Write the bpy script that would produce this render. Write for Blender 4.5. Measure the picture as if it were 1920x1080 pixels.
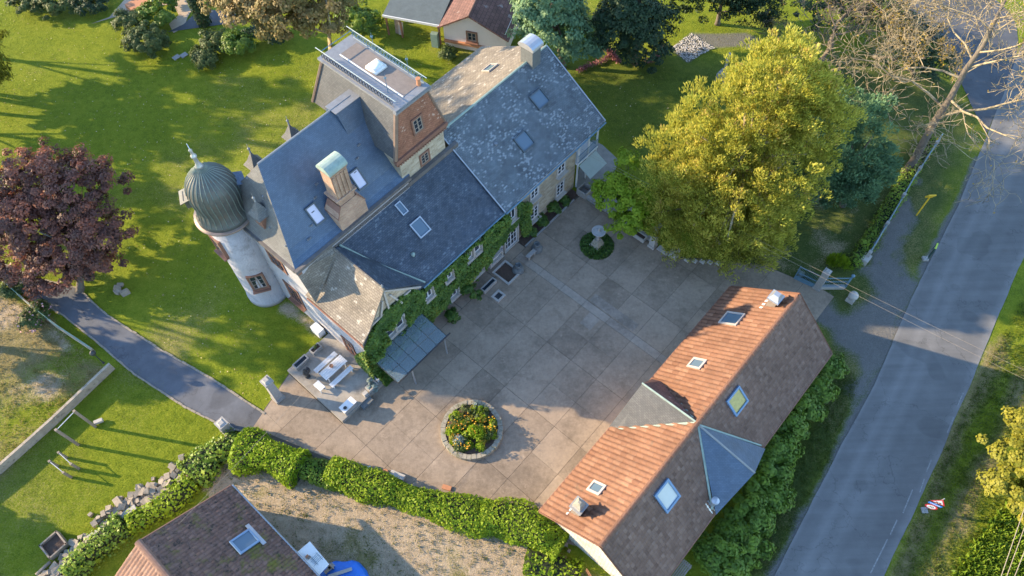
import bpy, math, random
import numpy as np
from mathutils import Vector, Matrix
R_ = math.radians
for o in list(bpy.data.objects): bpy.data.objects.remove(o)
scene = bpy.context.scene
col = scene.collection
# ---------------------------------------------------------------- camera, sky, sun, exposure
cam = bpy.data.cameras.new('camera'); cam.sensor_width = 36; cam.lens = 26.25; cam.clip_start = .5; cam.clip_end = 3000
camo = bpy.data.objects.new('camera', cam); col.objects.link(camo)
camo.matrix_world = Matrix(((0.999566, 0.029468, 0.000000, 0.0), (-0.025202, 0.854858, -0.518250, 0.0), (-0.015272, 0.518025, 0.855229, 52.0), (0, 0, 0, 1)))
scene.camera = camo
SUN_AZ, SUN_EL = R_(-12.2), R_(20.3)          # heading the shadows fall to, sun height
wd = bpy.data.worlds.new('World'); scene.world = wd; wd.use_nodes = True
wn = wd.node_tree.nodes; wl = wd.node_tree.links
bg = wn['Background']; bg.inputs[1].default_value = .15
sk = wn.new('ShaderNodeTexSky'); sk.sky_type = 'NISHITA'; sk.sun_disc = False
sk.sun_elevation = SUN_EL; sk.sun_rotation = R_(-77.8); sk.air_density = 1.0; sk.dust_density = .25; sk.ozone_density = 2.5
wl.new(sk.outputs[0], bg.inputs[0])
sd = bpy.data.lights.new('sun', 'SUN'); sd.energy = 3.35; sd.angle = R_(.6); sd.color = (1, .77, .47)
so = bpy.data.objects.new('sun', sd); col.objects.link(so)
sdir = Vector((math.cos(SUN_AZ)*math.cos(SUN_EL), math.sin(SUN_AZ)*math.cos(SUN_EL), -math.sin(SUN_EL)))
so.rotation_euler = sdir.to_track_quat('-Z', 'Y').to_euler(); so.location = (-60, 40, 60)
vs = scene.view_settings; vs.view_transform = 'Standard'; vs.look = 'None'; vs.gamma = 1; vs.exposure = 1.93
scene.render.resolution_x = 1024; scene.render.resolution_y = 576

# ---------------------------------------------------------------- helpers
rng = np.random.default_rng(7); random.seed(7)
AX = R_(47.2); CU, SU = math.cos(AX), math.sin(AX)
def W(u, v, z=0.0): return Vector((u*CU-v*SU, u*SU+v*CU, z))          # plan of the manor: u along the facade, v away from the yard
UD, VD, ZD = Vector((CU, SU, 0)), Vector((-SU, CU, 0)), Vector((0, 0, 1))

class MB:
    def __init__(s, T=None): s.v = []; s.f = []; s.T = T; s.c = None
    def p(s, a):
        s.v.append(tuple(s.T(*a)) if s.T else tuple(a)); return len(s.v)-1
    def poly(s, pts): s.f.append([s.p(a) for a in pts])
    def hexa(s, b, t):                                                # 4 bottom, 4 top, counter-clockwise from above
        i = [s.p(a) for a in list(b)+list(t)]
        s.f += [[i[3], i[2], i[1], i[0]], [i[4], i[5], i[6], i[7]]]+[[i[k], i[(k+1) % 4], i[4+(k+1) % 4], i[4+k]] for k in range(4)]
    def box(s, x0, x1, y0, y1, z0, z1):
        s.hexa([(x0, y0, z0), (x1, y0, z0), (x1, y1, z0), (x0, y1, z0)], [(x0, y0, z1), (x1, y0, z1), (x1, y1, z1), (x0, y1, z1)])
    def frus(s, cx, cy, z0, z1, a0, b0, a1, b1):
        s.hexa([(cx-a0, cy-b0, z0), (cx+a0, cy-b0, z0), (cx+a0, cy+b0, z0), (cx-a0, cy+b0, z0)], [(cx-a1, cy-b1, z1), (cx+a1, cy-b1, z1), (cx+a1, cy+b1, z1), (cx-a1, cy+b1, z1)])
    def obox(s, c, a, b, d):                                          # centre and three half axes
        c, a, b, d = Vector(c), Vector(a), Vector(b), Vector(d)
        s.hexa([c-a-b-d, c+a-b-d, c+a+b-d, c-a+b-d], [c-a-b+d, c+a-b+d, c+a+b+d, c-a+b+d])
    def slab(s, a, b, c, d, th):                                      # a,b low edge, c,d high edge; thickness under it
        a, b, c, d = [Vector(x) for x in (a, b, c, d)]
        n = (b-a).cross(d-a); n.normalize(); n = n if n.z > 0 else -n
        if (b-a).cross(d-a).z < 0: a, b, c, d = b, a, d, c
        s.hexa([x-n*th for x in (a, b, c, d)], [a, b, c, d])
    def prism(s, poly, z0, z1):
        a = sum(poly[i][0]*poly[(i+1) % len(poly)][1]-poly[(i+1) % len(poly)][0]*poly[i][1] for i in range(len(poly)))
        if a < 0: poly = poly[::-1]
        n = len(poly); lo = [s.p((x, y, z0)) for x, y in poly]; hi = [s.p((x, y, z1)) for x, y in poly]
        s.f += [lo[::-1], hi]+[[lo[k], lo[(k+1) % n], hi[(k+1) % n], hi[k]] for k in range(n)]
    def tube(s, pts, rad, n=6, cap=True):
        pts = [Vector(q) for q in pts]; m = len(pts)
        if not hasattr(rad, '__len__'): rad = [rad]*m
        rings = []
        for k, q in enumerate(pts):
            d = (pts[min(k+1, m-1)]-pts[max(k-1, 0)]); d.normalize()
            a = d.cross(ZD) if abs(d.z) < .95 else d.cross(Vector((1, 0, 0))); a.normalize(); b = d.cross(a)
            rings.append([s.p(q+(a*math.cos(t)+b*math.sin(t))*rad[k]) for t in (2*math.pi*j/n for j in range(n))])
        for k in range(m-1):
            for j in range(n): s.f.append([rings[k][j], rings[k+1][j], rings[k+1][(j+1) % n], rings[k][(j+1) % n]])
        if cap: s.f += [rings[0], rings[-1][::-1]]
    def lathe(s, c, prof, n=24, capb=True):
        cx, cy, cz = c; rings = []
        for r, z in prof:
            rings.append([s.p((cx+r*math.cos(t), cy+r*math.sin(t), cz+z)) for t in (2*math.pi*j/n for j in range(n))])
        for k in range(len(prof)-1):
            for j in range(n): s.f.append([rings[k][j], rings[k][(j+1) % n], rings[k+1][(j+1) % n], rings[k+1][j]])
        if capb: s.f += [rings[0][::-1], rings[-1]]
    def mesh(s, name):
        me = bpy.data.meshes.new(name); me.from_pydata(s.v, [], s.f); auto_uv(me)
        if s.c is not None:
            at = me.attributes.new('c', 'FLOAT', 'POINT'); at.data.foreach_set('value', np.asarray(s.c, 'f'))
        return me
    def build(s, name, m, parent=None, smooth=False):
        me = s.mesh(name)
        if smooth: me.polygons.foreach_set('use_smooth', [True]*len(me.polygons))
        return link(name, me, m, parent)
def auto_uv(me):                                                      # metres along each face: level direction, then upslope
    uv = me.uv_layers.new(name='UVMap'); n = len(me.loops); out = np.zeros((n, 2), 'f')
    for p in me.polygons:
        N = p.normal
        e1 = Vector((-N.y, N.x, 0)) if abs(N.z) < .999 else UD.copy()
        e1.normalize(); e2 = N.cross(e1)
        for li in p.loop_indices:
            q = me.vertices[me.loops[li].vertex_index].co
            out[li] = (q.dot(e1), q.dot(e2))
    uv.data.foreach_set('uv', out.ravel())
def link(name, me, m, parent=None):
    o = bpy.data.objects.new(name, me)
    if m is not None and not me.materials: me.materials.append(m)
    col.objects.link(o)
    if parent is not None:
        o.parent = parent; o.matrix_parent_inverse = root_inv(parent)
    return o
def root_inv(p): return Matrix.Translation(p.location).inverted() if p.parent is None else Matrix.Identity(4)   # parts keep world coordinates
def tag(o, label, cat, group=None):
    o['label'] = label; o['category'] = cat
    if group: o['group'] = group
    return o
def thing(name, label, cat, loc, group=None):
    o = bpy.data.objects.new(name, None); o.empty_display_size = .3; col.objects.link(o)
    o.location = loc; return tag(o, label, cat, group)
def struct(o): o['kind'] = 'structure'; return o
def stuff(o): o['kind'] = 'stuff'; return o
def inst(name, me, m, parent, M):                                     # shares mesh data, local frame inside its parent
    o = bpy.data.objects.new(name, me)
    if not me.materials: me.materials.append(m)
    col.objects.link(o)
    if parent is not None: o.parent = parent
    o.matrix_local = M; return o

# ---------------------------------------------------------------- materials
def nodes(name):
    m = bpy.data.materials.new(name); m.use_nodes = True
    nt = m.node_tree; return m, nt, nt.nodes, nt.links, nt.nodes['Principled BSDF']
def ramp(N, stops):
    r = N.new('ShaderNodeValToRGB'); e = r.color_ramp.elements
    while len(e) > 1: e.remove(e[-1])
    e[0].position = stops[0][0]; e[0].color = (*stops[0][1], 1)
    for p, c in stops[1:]:
        k = e.new(p); k.color = (*c, 1)
    return r
def noise(N, L, src, scale, detail=4, rough=.55):
    t = N.new('ShaderNodeTexNoise'); t.inputs['Scale'].default_value = scale; t.inputs['Detail'].default_value = detail; t.inputs['Roughness'].default_value = rough
    if src is not None: L.new(src, t.inputs['Vector'])
    return t.outputs['Fac']
def math_(N, L, op, a, b):
    n = N.new('ShaderNodeMath'); n.operation = op
    for i, x in enumerate((a, b)):
        if isinstance(x, (int, float)): n.inputs[i].default_value = x
        elif x is not None: L.new(x, n.inputs[i])
    return n.outputs[0]
def mixc(N, L, f, a, b, mode='MIX'):
    n = N.new('ShaderNodeMix'); n.data_type = 'RGBA'; n.blend_type = mode
    if isinstance(f, (int, float)): n.inputs[0].default_value = f
    else: L.new(f, n.inputs[0])
    for i, x in ((6, a), (7, b)):
        if isinstance(x, tuple): n.inputs[i].default_value = (*x, 1)
        else: L.new(x, n.inputs[i])
    return n.outputs[2]
def bump_(N, L, B, h, strength, dist):
    b = N.new('ShaderNodeBump'); b.inputs['Strength'].default_value = strength; b.inputs['Distance'].default_value = dist
    L.new(h, b.inputs['Height']); L.new(b.outputs[0], B.inputs['Normal'])
def sc(c, k): return tuple(min(1, x*k) for x in c)
def plain(name, c, rough=.7, var=.2, scale=2.5, bump=.3, bscale=18, metal=0., dist=.02, stain=None, spec=.5):
    m, nt, N, L, B = nodes(name)
    g = N.new('ShaderNodeNewGeometry').outputs['Position']
    a = noise(N, L, g, scale, 6, .65); f = noise(N, L, g, scale*9, 3, .6)
    x = math_(N, L, 'ADD', math_(N, L, 'MULTIPLY', a, .7), math_(N, L, 'MULTIPLY', f, .3))
    r = ramp(N, [(.3, sc(c, 1-var)), (.5, c), (.7, sc(c, 1+var))]); L.new(x, r.inputs[0]); out = r.outputs[0]
    if stain:
        s = noise(N, L, g, stain[1], 5, .7); sr = ramp(N, [(stain[2], (0, 0, 0)), (stain[2]+.14, (1, 1, 1))]); L.new(s, sr.inputs[0])
        out = mixc(N, L, sr.outputs[0], out, stain[0])
    L.new(out, B.inputs['Base Color']); B.inputs['Roughness'].default_value = rough; B.inputs['Metallic'].default_value = metal
    B.inputs['Specular IOR Level'].default_value = spec
    if bump: bump_(N, L, B, noise(N, L, g, bscale, 4, .6), bump, dist)
    return m
def coursed(name, c1, c2, mortar, w, h, ms, rough=.65, bump=.5, dist=.012, patch=None, offs=.5, spec=.4, dirt=.25, frow=1.0):
    """slates, plain tiles, bricks, rubble: real courses measured in metres on the face"""
    m, nt, N, L, B = nodes(name)
    uv = N.new('ShaderNodeUVMap').outputs[0]; g = N.new('ShaderNodeNewGeometry').outputs['Position']
    src = uv
    if frow > 1:                                                       # uneven rubble courses
        nz = N.new('ShaderNodeTexNoise'); nz.inputs['Scale'].default_value = 2.2; L.new(uv, nz.inputs['Vector'])
        va = N.new('ShaderNodeVectorMath'); va.operation = 'MULTIPLY_ADD'; L.new(nz.outputs['Color'], va.inputs[0]); va.inputs[1].default_value = (.16, .16, 0); L.new(uv, va.inputs[2]); src = va.outputs[0]
    t = N.new('ShaderNodeTexBrick'); L.new(src, t.inputs['Vector']); t.offset = offs
    t.inputs['Scale'].default_value = 1; t.inputs['Brick Width'].default_value = w; t.inputs['Row Height'].default_value = h
    t.inputs['Mortar Size'].default_value = ms; t.inputs['Mortar Smooth'].default_value = .2; t.inputs['Bias'].default_value = 0
    t.inputs['Color1'].default_value = (*c1, 1); t.inputs['Color2'].default_value = (*c2, 1); t.inputs['Mortar'].default_value = (*mortar, 1)
    out = t.outputs['Color']
    v = ramp(N, [(.3, (1-dirt,)*3), (.7, (1+dirt*.6,)*3)]); L.new(noise(N, L, g, .8, 6, .7), v.inputs[0])
    out = mixc(N, L, 1.0, out, v.outputs[0], 'MULTIPLY')
    if patch:
        pc, psize, thr, big = patch                                    # lichen slates: single pieces turned pale, in drifts
        t2 = N.new('ShaderNodeTexBrick'); L.new(src, t2.inputs['Vector']); t2.offset = offs
        for k, x in (('Scale', 1), ('Brick Width', w*psize), ('Row Height', h*psize), ('Mortar Size', 0), ('Bias', 0)): t2.inputs[k].default_value = x
        t2.inputs['Color1'].default_value = (0, 0, 0, 1); t2.inputs['Color2'].default_value = (1, 1, 1, 1)
        k = math_(N, L, 'MULTIPLY', t2.outputs['Color'], math_(N, L, 'ADD', noise(N, L, g, big, 3, .6), .12))
        kr = ramp(N, [(thr, (0, 0, 0)), (thr+.06, (1, 1, 1))]); L.new(k, kr.inputs[0])
        out = mixc(N, L, kr.outputs[0], out, pc)
    L.new(out, B.inputs['Base Color']); B.inputs['Roughness'].default_value = rough; B.inputs['Specular IOR Level'].default_value = spec
    h_ = math_(N, L, 'ADD', math_(N, L, 'SUBTRACT', 1, t.outputs['Fac']), math_(N, L, 'MULTIPLY', noise(N, L, g, 14, 4, .6), .8))
    bump_(N, L, B, h_, bump, dist)
    return m
def leafmat(name, stops, trans=.25, rough=.55, spec=.25):
    m, nt, N, L, B = nodes(name)
    a = N.new('ShaderNodeAttribute'); a.attribute_name = 'c'
    r = ramp(N, stops); L.new(a.outputs['Fac'], r.inputs[0])
    L.new(r.outputs[0], B.inputs['Base Color']); B.inputs['Roughness'].default_value = rough; B.inputs['Specular IOR Level'].default_value = spec
    t = N.new('ShaderNodeBsdfTranslucent'); L.new(r.outputs[0], t.inputs['Color'])
    mx = N.new('ShaderNodeMixShader'); mx.inputs[0].default_value = trans
    L.new(B.outputs[0], mx.inputs[1]); L.new(t.outputs[0], mx.inputs[2]); L.new(mx.outputs[0], N['Material Output'].inputs[0])
    return m
def tilemat(name, stops, moss=None, rough=.8):
    m, nt, N, L, B = nodes(name)
    a = N.new('ShaderNodeAttribute'); a.attribute_name = 'c'; g = N.new('ShaderNodeNewGeometry').outputs['Position']
    x = math_(N, L, 'ADD', math_(N, L, 'MULTIPLY', a.outputs['Fac'], .75), math_(N, L, 'MULTIPLY', noise(N, L, g, 7, 4, .7), .25))
    r = ramp(N, stops); L.new(x, r.inputs[0]); out = r.outputs[0]
    v = ramp(N, [(.3, (.75,)*3), (.7, (1.12,)*3)]); L.new(noise(N, L, g, .5, 6, .7), v.inputs[0]); out = mixc(N, L, 1.0, out, v.outputs[0], 'MULTIPLY')
    if moss:
        for c, s, t in moss:
            k = ramp(N, [(t, (0, 0, 0)), (t+.12, (1, 1, 1))]); L.new(noise(N, L, g, s, 7, .75), k.inputs[0]); out = mixc(N, L, k.outputs[0], out, c)
    L.new(out, B.inputs['Base Color']); B.inputs['Roughness'].default_value = rough; B.inputs['Specular IOR Level'].default_value = .3
    bump_(N, L, B, noise(N, L, g, 30, 4, .6), .3, .01)
    return m
def glass(name, c=(.02, .03, .045), rough=.06):
    m, nt, N, L, B = nodes(name); B.inputs['Base Color'].default_value = (*c, 1); B.inputs['Roughness'].default_value = rough; B.inputs['Specular IOR Level'].default_value = .8
    return m

M = {}
M['slate'] = coursed('slate', (.060, .100, .162), (.085, .130, .196), (.040, .066, .105), .2, .11, .008, .45, .35, .008, spec=.6)
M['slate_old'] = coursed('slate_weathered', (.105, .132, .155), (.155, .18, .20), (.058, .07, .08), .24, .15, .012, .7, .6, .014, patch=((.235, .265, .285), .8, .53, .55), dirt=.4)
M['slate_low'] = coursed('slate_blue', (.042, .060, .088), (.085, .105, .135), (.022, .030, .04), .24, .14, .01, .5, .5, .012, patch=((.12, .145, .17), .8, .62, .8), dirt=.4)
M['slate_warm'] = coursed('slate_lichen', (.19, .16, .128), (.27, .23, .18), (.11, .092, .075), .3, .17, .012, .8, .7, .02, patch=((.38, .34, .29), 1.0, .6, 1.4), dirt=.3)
M['slate_tower'] = coursed('slate_tower', (.135, .135, .132), (.17, .17, .163), (.085, .085, .085), .22, .14, .008, .7, .4, .01)
M['slate_pav'] = coursed('slate_pavilion', (.095, .098, .10), (.125, .126, .125), (.06, .06, .062), .22, .14, .01, .7, .5, .012)
M['redtile'] = coursed('plain_red_tiles', (.30, .125, .075), (.40, .19, .115), (.13, .06, .04), .18, .1, .012, .8, .7, .018, patch=((.52, .36, .28), 1.0, .62, .9), dirt=.35)
M['brick'] = coursed('brick', (.34, .16, .10), (.46, .27, .17), (.42, .36, .28), .22, .075, .012, .85, .5, .01, dirt=.3)
M['stone'] = coursed('rubble_stone', (.36, .29, .20), (.50, .43, .32), (.46, .41, .32), .42, .22, .02, .9, .7, .03, frow=2, dirt=.3)
M['stone_white'] = coursed('whitewashed_stone', (.62, .57, .48), (.74, .70, .62), (.42, .35, .26), .45, .16, .02, .9, .9, .03, frow=2, dirt=.3)
M['render'] = plain('white_render', (.385, .372, .388), .85, .16, .8, 1.0, 7, dist=.06, stain=((.27, .26, .26), .7, .56))
M['render_pink'] = plain('pale_pink_render', (.66, .56, .50), .85, .07, 1.0, .3, 14)
M['dressed'] = plain('dressed_stone', (.40, .375, .34), .8, .15, 4, .3, 25)
M['granite'] = plain('grey_granite', (.31, .295, .275), .8, .22, 6, .4, 40)
M['darkstone'] = plain('dark_stone', (.13, .14, .14), .8, .3, 6, .4, 30)
M['mossy'] = plain('mossy_stone', (.30, .27, .21), .9, .3, 5, .5, 25, stain=((.10, .11, .04), 3, .55))
M['copper'] = plain('patina_copper', (.098, .102, .094), .5, .4, 1.2, .2, 12, metal=.2, stain=((.13, .10, .075), 1.4, .54))
M['copper_brown'] = plain('brown_copper', (.25, .18, .14), .5, .25, 3, .2, 12, metal=.4)
M['verdigris'] = plain('verdigris', (.26, .335, .29), .6, .25, 3, .2, 12)
M['lead'] = plain('lead_flashing', (.24, .25, .265), .55, .2, 3, .2, 15, metal=.3)
M['zinc'] = plain('zinc', (.45, .47, .50), .4, .12, 3, .1, 12, metal=.6)
M['felt'] = plain('roofing_felt', (.20, .17, .15), .9, .25, 1.5, .4, 30)
M['white'] = plain('white_paint', (.66, .66, .66), .5, .05, 3, .05, 20)
M['plastic'] = plain('white_plastic', (.78, .78, .77), .35, .04, 3, 0)
M['blind'] = plain('white_blind', (.62, .60, .72), .35, .04, 1, 0)
M['brownwood'] = plain('red_brown_wood', (.22, .11, .075), .6, .25, 6, .3, 30)
M['oldwood'] = plain('weathered_wood', (.26, .21, .165), .85, .3, 5, .5, 35)
M['iron_blue'] = plain('blue_painted_iron', (.10, .19, .26), .5, .2, 5, .1, 30)
M['iron'] = plain('black_iron', (.03, .034, .038), .5, .2, 5, .1, 30)
M['rust'] = plain('rusty_steel', (.25, .12, .06), .85, .3, 6, .4, 30)
M['frame'] = plain('skylight_frame', (.07, .09, .105), .5, .15, 4, 0)
M['frame_blue'] = plain('blue_grey_frame', (.14, .24, .38), .5, .12, 4, 0)
M['frame_pale'] = plain('pale_frame', (.42, .37, .33), .6, .15, 4, .1, 20)
M['glass'] = glass('window_glass'); M['skyglass'] = glass('skylight_glass', (.10, .15, .20), .08)
M['yellow'] = plain('yellow_paint', (.75, .46, .03), .5, .08, 4, 0)
M['red'] = plain('red_sign', (.62, .03, .05), .5, .04, 4, 0); M['blue'] = plain('blue_sign', (.03, .17, .62), .5, .04, 4, 0); M['black'] = plain('black_paint', (.02, .02, .02), .5, .04, 4, 0)
M['green_sign'] = plain('dark_green_sign', (.03, .08, .07), .6, .1, 4, 0)
M['tarp'] = plain('blue_tarpaulin', (.02, .16, .60), .4, .15, 3, .5, 5, dist=.05)
M['terracotta'] = plain('terracotta', (.45, .20, .10), .8, .2, 5, .2, 25)
M['soil'] = plain('bed_soil', (.085, .055, .04), .95, .3, 5, .9, 25, dist=.05)
M['bark'] = plain('bark', (.15, .125, .10), .9, .35, 4, .8, 18, dist=.05, stain=((.22, .21, .14), 2, .58))
M['bark_pale'] = plain('pale_bark', (.36, .29, .18), .9, .4, 4, .9, 14, dist=.06, stain=((.09, .08, .06), 1.5, .5))
M['lead_dark'] = plain('old_lead', (.12, .11, .105), .7, .3, 2, .3, 12, stain=((.2, .18, .16), 2, .6))
M['cable'] = plain('cable', (.28, .23, .17), .6, .1, 4, 0)
M['awning'] = plain('green_canvas', (.36, .42, .38), .8, .1, 2, .2, 10)
M['barn_tile'] = tilemat('barn_clay_tiles', [(.05, (.150, .072, .046)), (.5, (.195, .101, .065)), (.95, (.245, .138, .092))], [((.14, .088, .062), 1.2, .58)])
M['barn_tile_old'] = tilemat('barn_old_tiles', [(.05, (.115, .068, .055)), (.5, (.18, .112, .09)), (.95, (.245, .165, .136))], [((.20, .175, .165), 1.6, .62)])
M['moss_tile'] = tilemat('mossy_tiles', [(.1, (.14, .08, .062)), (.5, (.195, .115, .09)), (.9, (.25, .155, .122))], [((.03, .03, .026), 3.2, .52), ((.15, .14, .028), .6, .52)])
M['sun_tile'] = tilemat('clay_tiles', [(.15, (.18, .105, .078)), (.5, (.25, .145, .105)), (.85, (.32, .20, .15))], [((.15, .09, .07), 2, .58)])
M['brown_tile'] = coursed('brown_concrete_tiles', (.15, .075, .06), (.20, .10, .08), (.07, .035, .03), .5, .4, .02, .8, .8, .03, patch=((.28, .22, .2), 1.0, .66, .9), dirt=.3)

# ---------------------------------------------------------------- the ground, one sheet to the horizon
def sd_poly(P, poly):
    """signed distance (negative inside) of points P to a polygon"""
    poly = np.asarray(poly, float); d = np.full(len(P), 1e9); ins = np.zeros(len(P), bool); n = len(poly)
    for i in range(n):
        a, b = poly[i], poly[(i+1) % n]; e = b-a; w = P-a
        t = np.clip(w.dot(e)/max(e.dot(e), 1e-9), 0, 1); q = w-t[:, None]*e; d = np.minimum(d, np.hypot(q[:, 0], q[:, 1]))
        c = ((a[1] > P[:, 1]) != (b[1] > P[:, 1])) & (P[:, 0] < (b[0]-a[0])*(P[:, 1]-a[1])/((b[1]-a[1]) if b[1] != a[1] else 1e-9)+a[0]); ins ^= c
    return np.where(ins, -d, d)
def sd_line(P, pts):
    pts = np.asarray(pts, float); d = np.full(len(P), 1e9)
    for a, b in zip(pts[:-1], pts[1:]):
        e = b-a; w = P-a; t = np.clip(w.dot(e)/max(e.dot(e), 1e-9), 0, 1); q = w-t[:, None]*e; d = np.minimum(d, np.hypot(q[:, 0], q[:, 1]))
    return d
def vnoise(P, s, seed):
    r = np.random.default_rng(seed); t = r.random((64, 64)); x = P[:, 0]/s; y = P[:, 1]/s
    i = np.floor(x).astype(int); j = np.floor(y).astype(int); fx = x-i; fy = y-j; fx = fx*fx*(3-2*fx); fy = fy*fy*(3-2*fy)
    g = lambda a, b: t[a % 64, b % 64]
    return (g(i, j)*(1-fx)+g(i+1, j)*fx)*(1-fy)+(g(i, j+1)*(1-fx)+g(i+1, j+1)*fx)*fy
def fbm(P, s, seed): return .5*vnoise(P, s, seed)+.3*vnoise(P, s/2.3, seed+1)+.2*vnoise(P, s/5.1, seed+2)
YARD = [(-22.59, 16.75), (-20.25, 17.53), (-17.16, 17.28), (-13.96, 15.91), (-12.44, 15.87), (-6.36, 14.19), (-2.30, 12.62), (2.33, 10.56), (5.73, 8.78), (6.76, 5.25), (-23.10, 6.05), (-20.04, 14.04)]
FIELD = [(-53.79, 39.90), (-42.19, 32.97), (-36.79, 29.53), (-31.66, 25.38), (-33.92, 21.11), (-37.04, 17.37), (-42.73, 12.54)]
UNDER = [(14.42, 32.03), (19.68, 34.48), (22.70, 40.58), (30.58, 42.09), (34.80, 41.93), (30.56, 35.17), (27.66, 32.61), (23.57, 31.97), (20.92, 31.81)]
GRAVEL = [(23.06, 29.72), (24.51, 30.41), (26.48, 28.86), (29.20, 30.25), (28.58, 33.10), (31.39, 36.52), (34.36, 40.44), (36.20, 41.57), (35.03, 38.37), (33.12, 34.00), (32.46, 30.39), (26.96, 22.17), (24.22, 19.30), (25.71, 23.52), (24.46, 25.83)]
VERGE = [[(37.74, 25.39), (32.17, 18.64), (28.08, 13.00), (24.94, 8.58)], [(38.74, 22.66), (33.76, 16.60), (30.13, 12.58), (26.57, 8.20)]]
PEBBLE = [(16.52, 59.04), (19.03, 61.47), (21.71, 61.19), (24.71, 61.22), (27.98, 58.71), (26.16, 57.63), (23.76, 59.04), (20.52, 58.87), (18.07, 56.83)]
NECK = [(-4.41, 37.26), (-10.81, 24.71), (-16.32, 22.89), (-18.93, 30.15), (-15.30, 28.33), (-13.67, 29.00)]
xs = np.concatenate([[-900, -300, -150, -100], np.arange(-70, 70.01, .42), [100, 150, 300, 900]])
ys = np.concatenate([[-900, -300, -100, -30], np.arange(-2, 84.01, .42), [110, 160, 300, 1200]])
gx, gy = np.meshgrid(xs, ys); P2 = np.stack([gx.ravel(), gy.ravel()], 1)
n1 = fbm(P2, 5, 1)-.5; n2 = fbm(P2, 2.2, 5)-.5; n3 = fbm(P2, 9, 9)-.5
ss = lambda d, w: np.clip(.5-d/w, 0, 1)
soil = ss(sd_poly(P2, YARD)+n1*3.2, 1.0)*np.clip(.62+n2*2.2+n1*1.0, 0, 1)
yl = sd_line(P2, [(-20.81, 16.31), (-17.06, 16.58), (-13.10, 14.95), (-7.82, 13.68), (-2.67, 11.75), (1.20, 9.24)]); soil = np.maximum(soil, ss(yl-1.5+n1*2.6, 1.4)*.95*(sd_poly(P2, YARD) < .5))
dry = .12+np.clip(n3*1.1, 0, .4)+.85*ss(sd_poly(P2, FIELD)+n2*1.2, .8)*np.clip(.7+n1*2.2, 0, 1)+.6*ss(sd_poly(P2, YARD), 1)
soil = np.maximum(soil, ss(sd_poly(P2, FIELD)+.3, .6)*np.clip(n1*2.2+n2*2.4+.12, 0, .9))
soil = np.maximum(soil, .55*ss(sd_poly(P2, UNDER)+n1*4, 3.0)*np.clip(.55+n2*2, 0, 1))
for vl in VERGE: dry = np.maximum(dry, .75*np.clip(1-sd_line(P2, vl)/1.5+n2*1.2, 0, 1))
dry = np.maximum(dry, .55*np.clip(1-sd_line(P2, [(-17.88, 30.37), (-15.31, 28.48)])/1.2+n2, 0, 1)); soil = np.maximum(soil, .9*np.clip(1-sd_line(P2, [(-18.53, 30.39), (-15.26, 28.00)])/.9+n2, 0, 1))
dry = np.maximum(dry, .42*ss(sd_poly(P2, [(28.66, 33.10), (39.36, 45.83), (44.85, 48.93), (38.12, 37.68), (32.39, 30.14), (26.96, 22.17), (22.29, 16.25), (16.60, 8.81), (14.86, 8.86), (24.22, 24.02)]), 2)*np.clip(.8+n2*2, 0, 1))
grav = ss(sd_poly(P2, GRAVEL)+n2*2.6+.2, 2.0); grav *= np.clip(1.15-1.5*np.clip(fbm(P2, 2.5, 31)-.48, 0, 1)*3*(sd_line(P2, [(31.76, 36.23), (34.62, 41.33)]) < 5), 0, 1)
rl = [(16.60, 8.81), (22.27, 16.17), (26.96, 22.17), (32.39, 30.14), (38.12, 37.68), (42.20, 43.49)]
grav = np.maximum(grav, .9*np.clip(1-sd_line(P2, rl)/.8+n2*1.2, 0, 1))
grav = np.maximum(grav, ss(sd_poly(P2, PEBBLE), .5)*.7)
zz = np.where((np.abs(P2[:, 0]) < 70) & (P2[:, 1] > -2) & (P2[:, 1] < 84), (n2*.06+n1*.05)*ss(sd_poly(P2, FIELD)+.6, 1), 0)-.02
nx, ny = len(xs), len(ys); idx = np.arange(nx*ny).reshape(ny, nx)
F = np.stack([idx[:-1, :-1], idx[:-1, 1:], idx[1:, 1:], idx[1:, :-1]], -1).reshape(-1, 4)
def np_mesh(name, V, F, attrs=None, smooth=False):
    me = bpy.data.meshes.new(name); V = np.asarray(V, 'f'); F = np.asarray(F, 'i'); k = F.shape[1]
    me.vertices.add(len(V)); me.vertices.foreach_set('co', V.ravel())
    me.loops.add(F.size); me.loops.foreach_set('vertex_index', F.ravel())
    me.polygons.add(len(F)); me.polygons.foreach_set('loop_start', np.arange(0, F.size, k, dtype='i')); me.polygons.foreach_set('loop_total', np.full(len(F), k, 'i'))
    if smooth: me.polygons.foreach_set('use_smooth', np.ones(len(F), bool))
    for nm, a in (attrs or {}).items():
        if a.ndim == 1: at = me.attributes.new(nm, 'FLOAT', 'POINT'); at.data.foreach_set('value', a.astype('f'))
        else: at = me.attributes.new(nm, 'FLOAT_COLOR', 'POINT'); at.data.foreach_set('color', a.astype('f').ravel())
    me.update(calc_edges=True); me.validate(); return me
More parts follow.
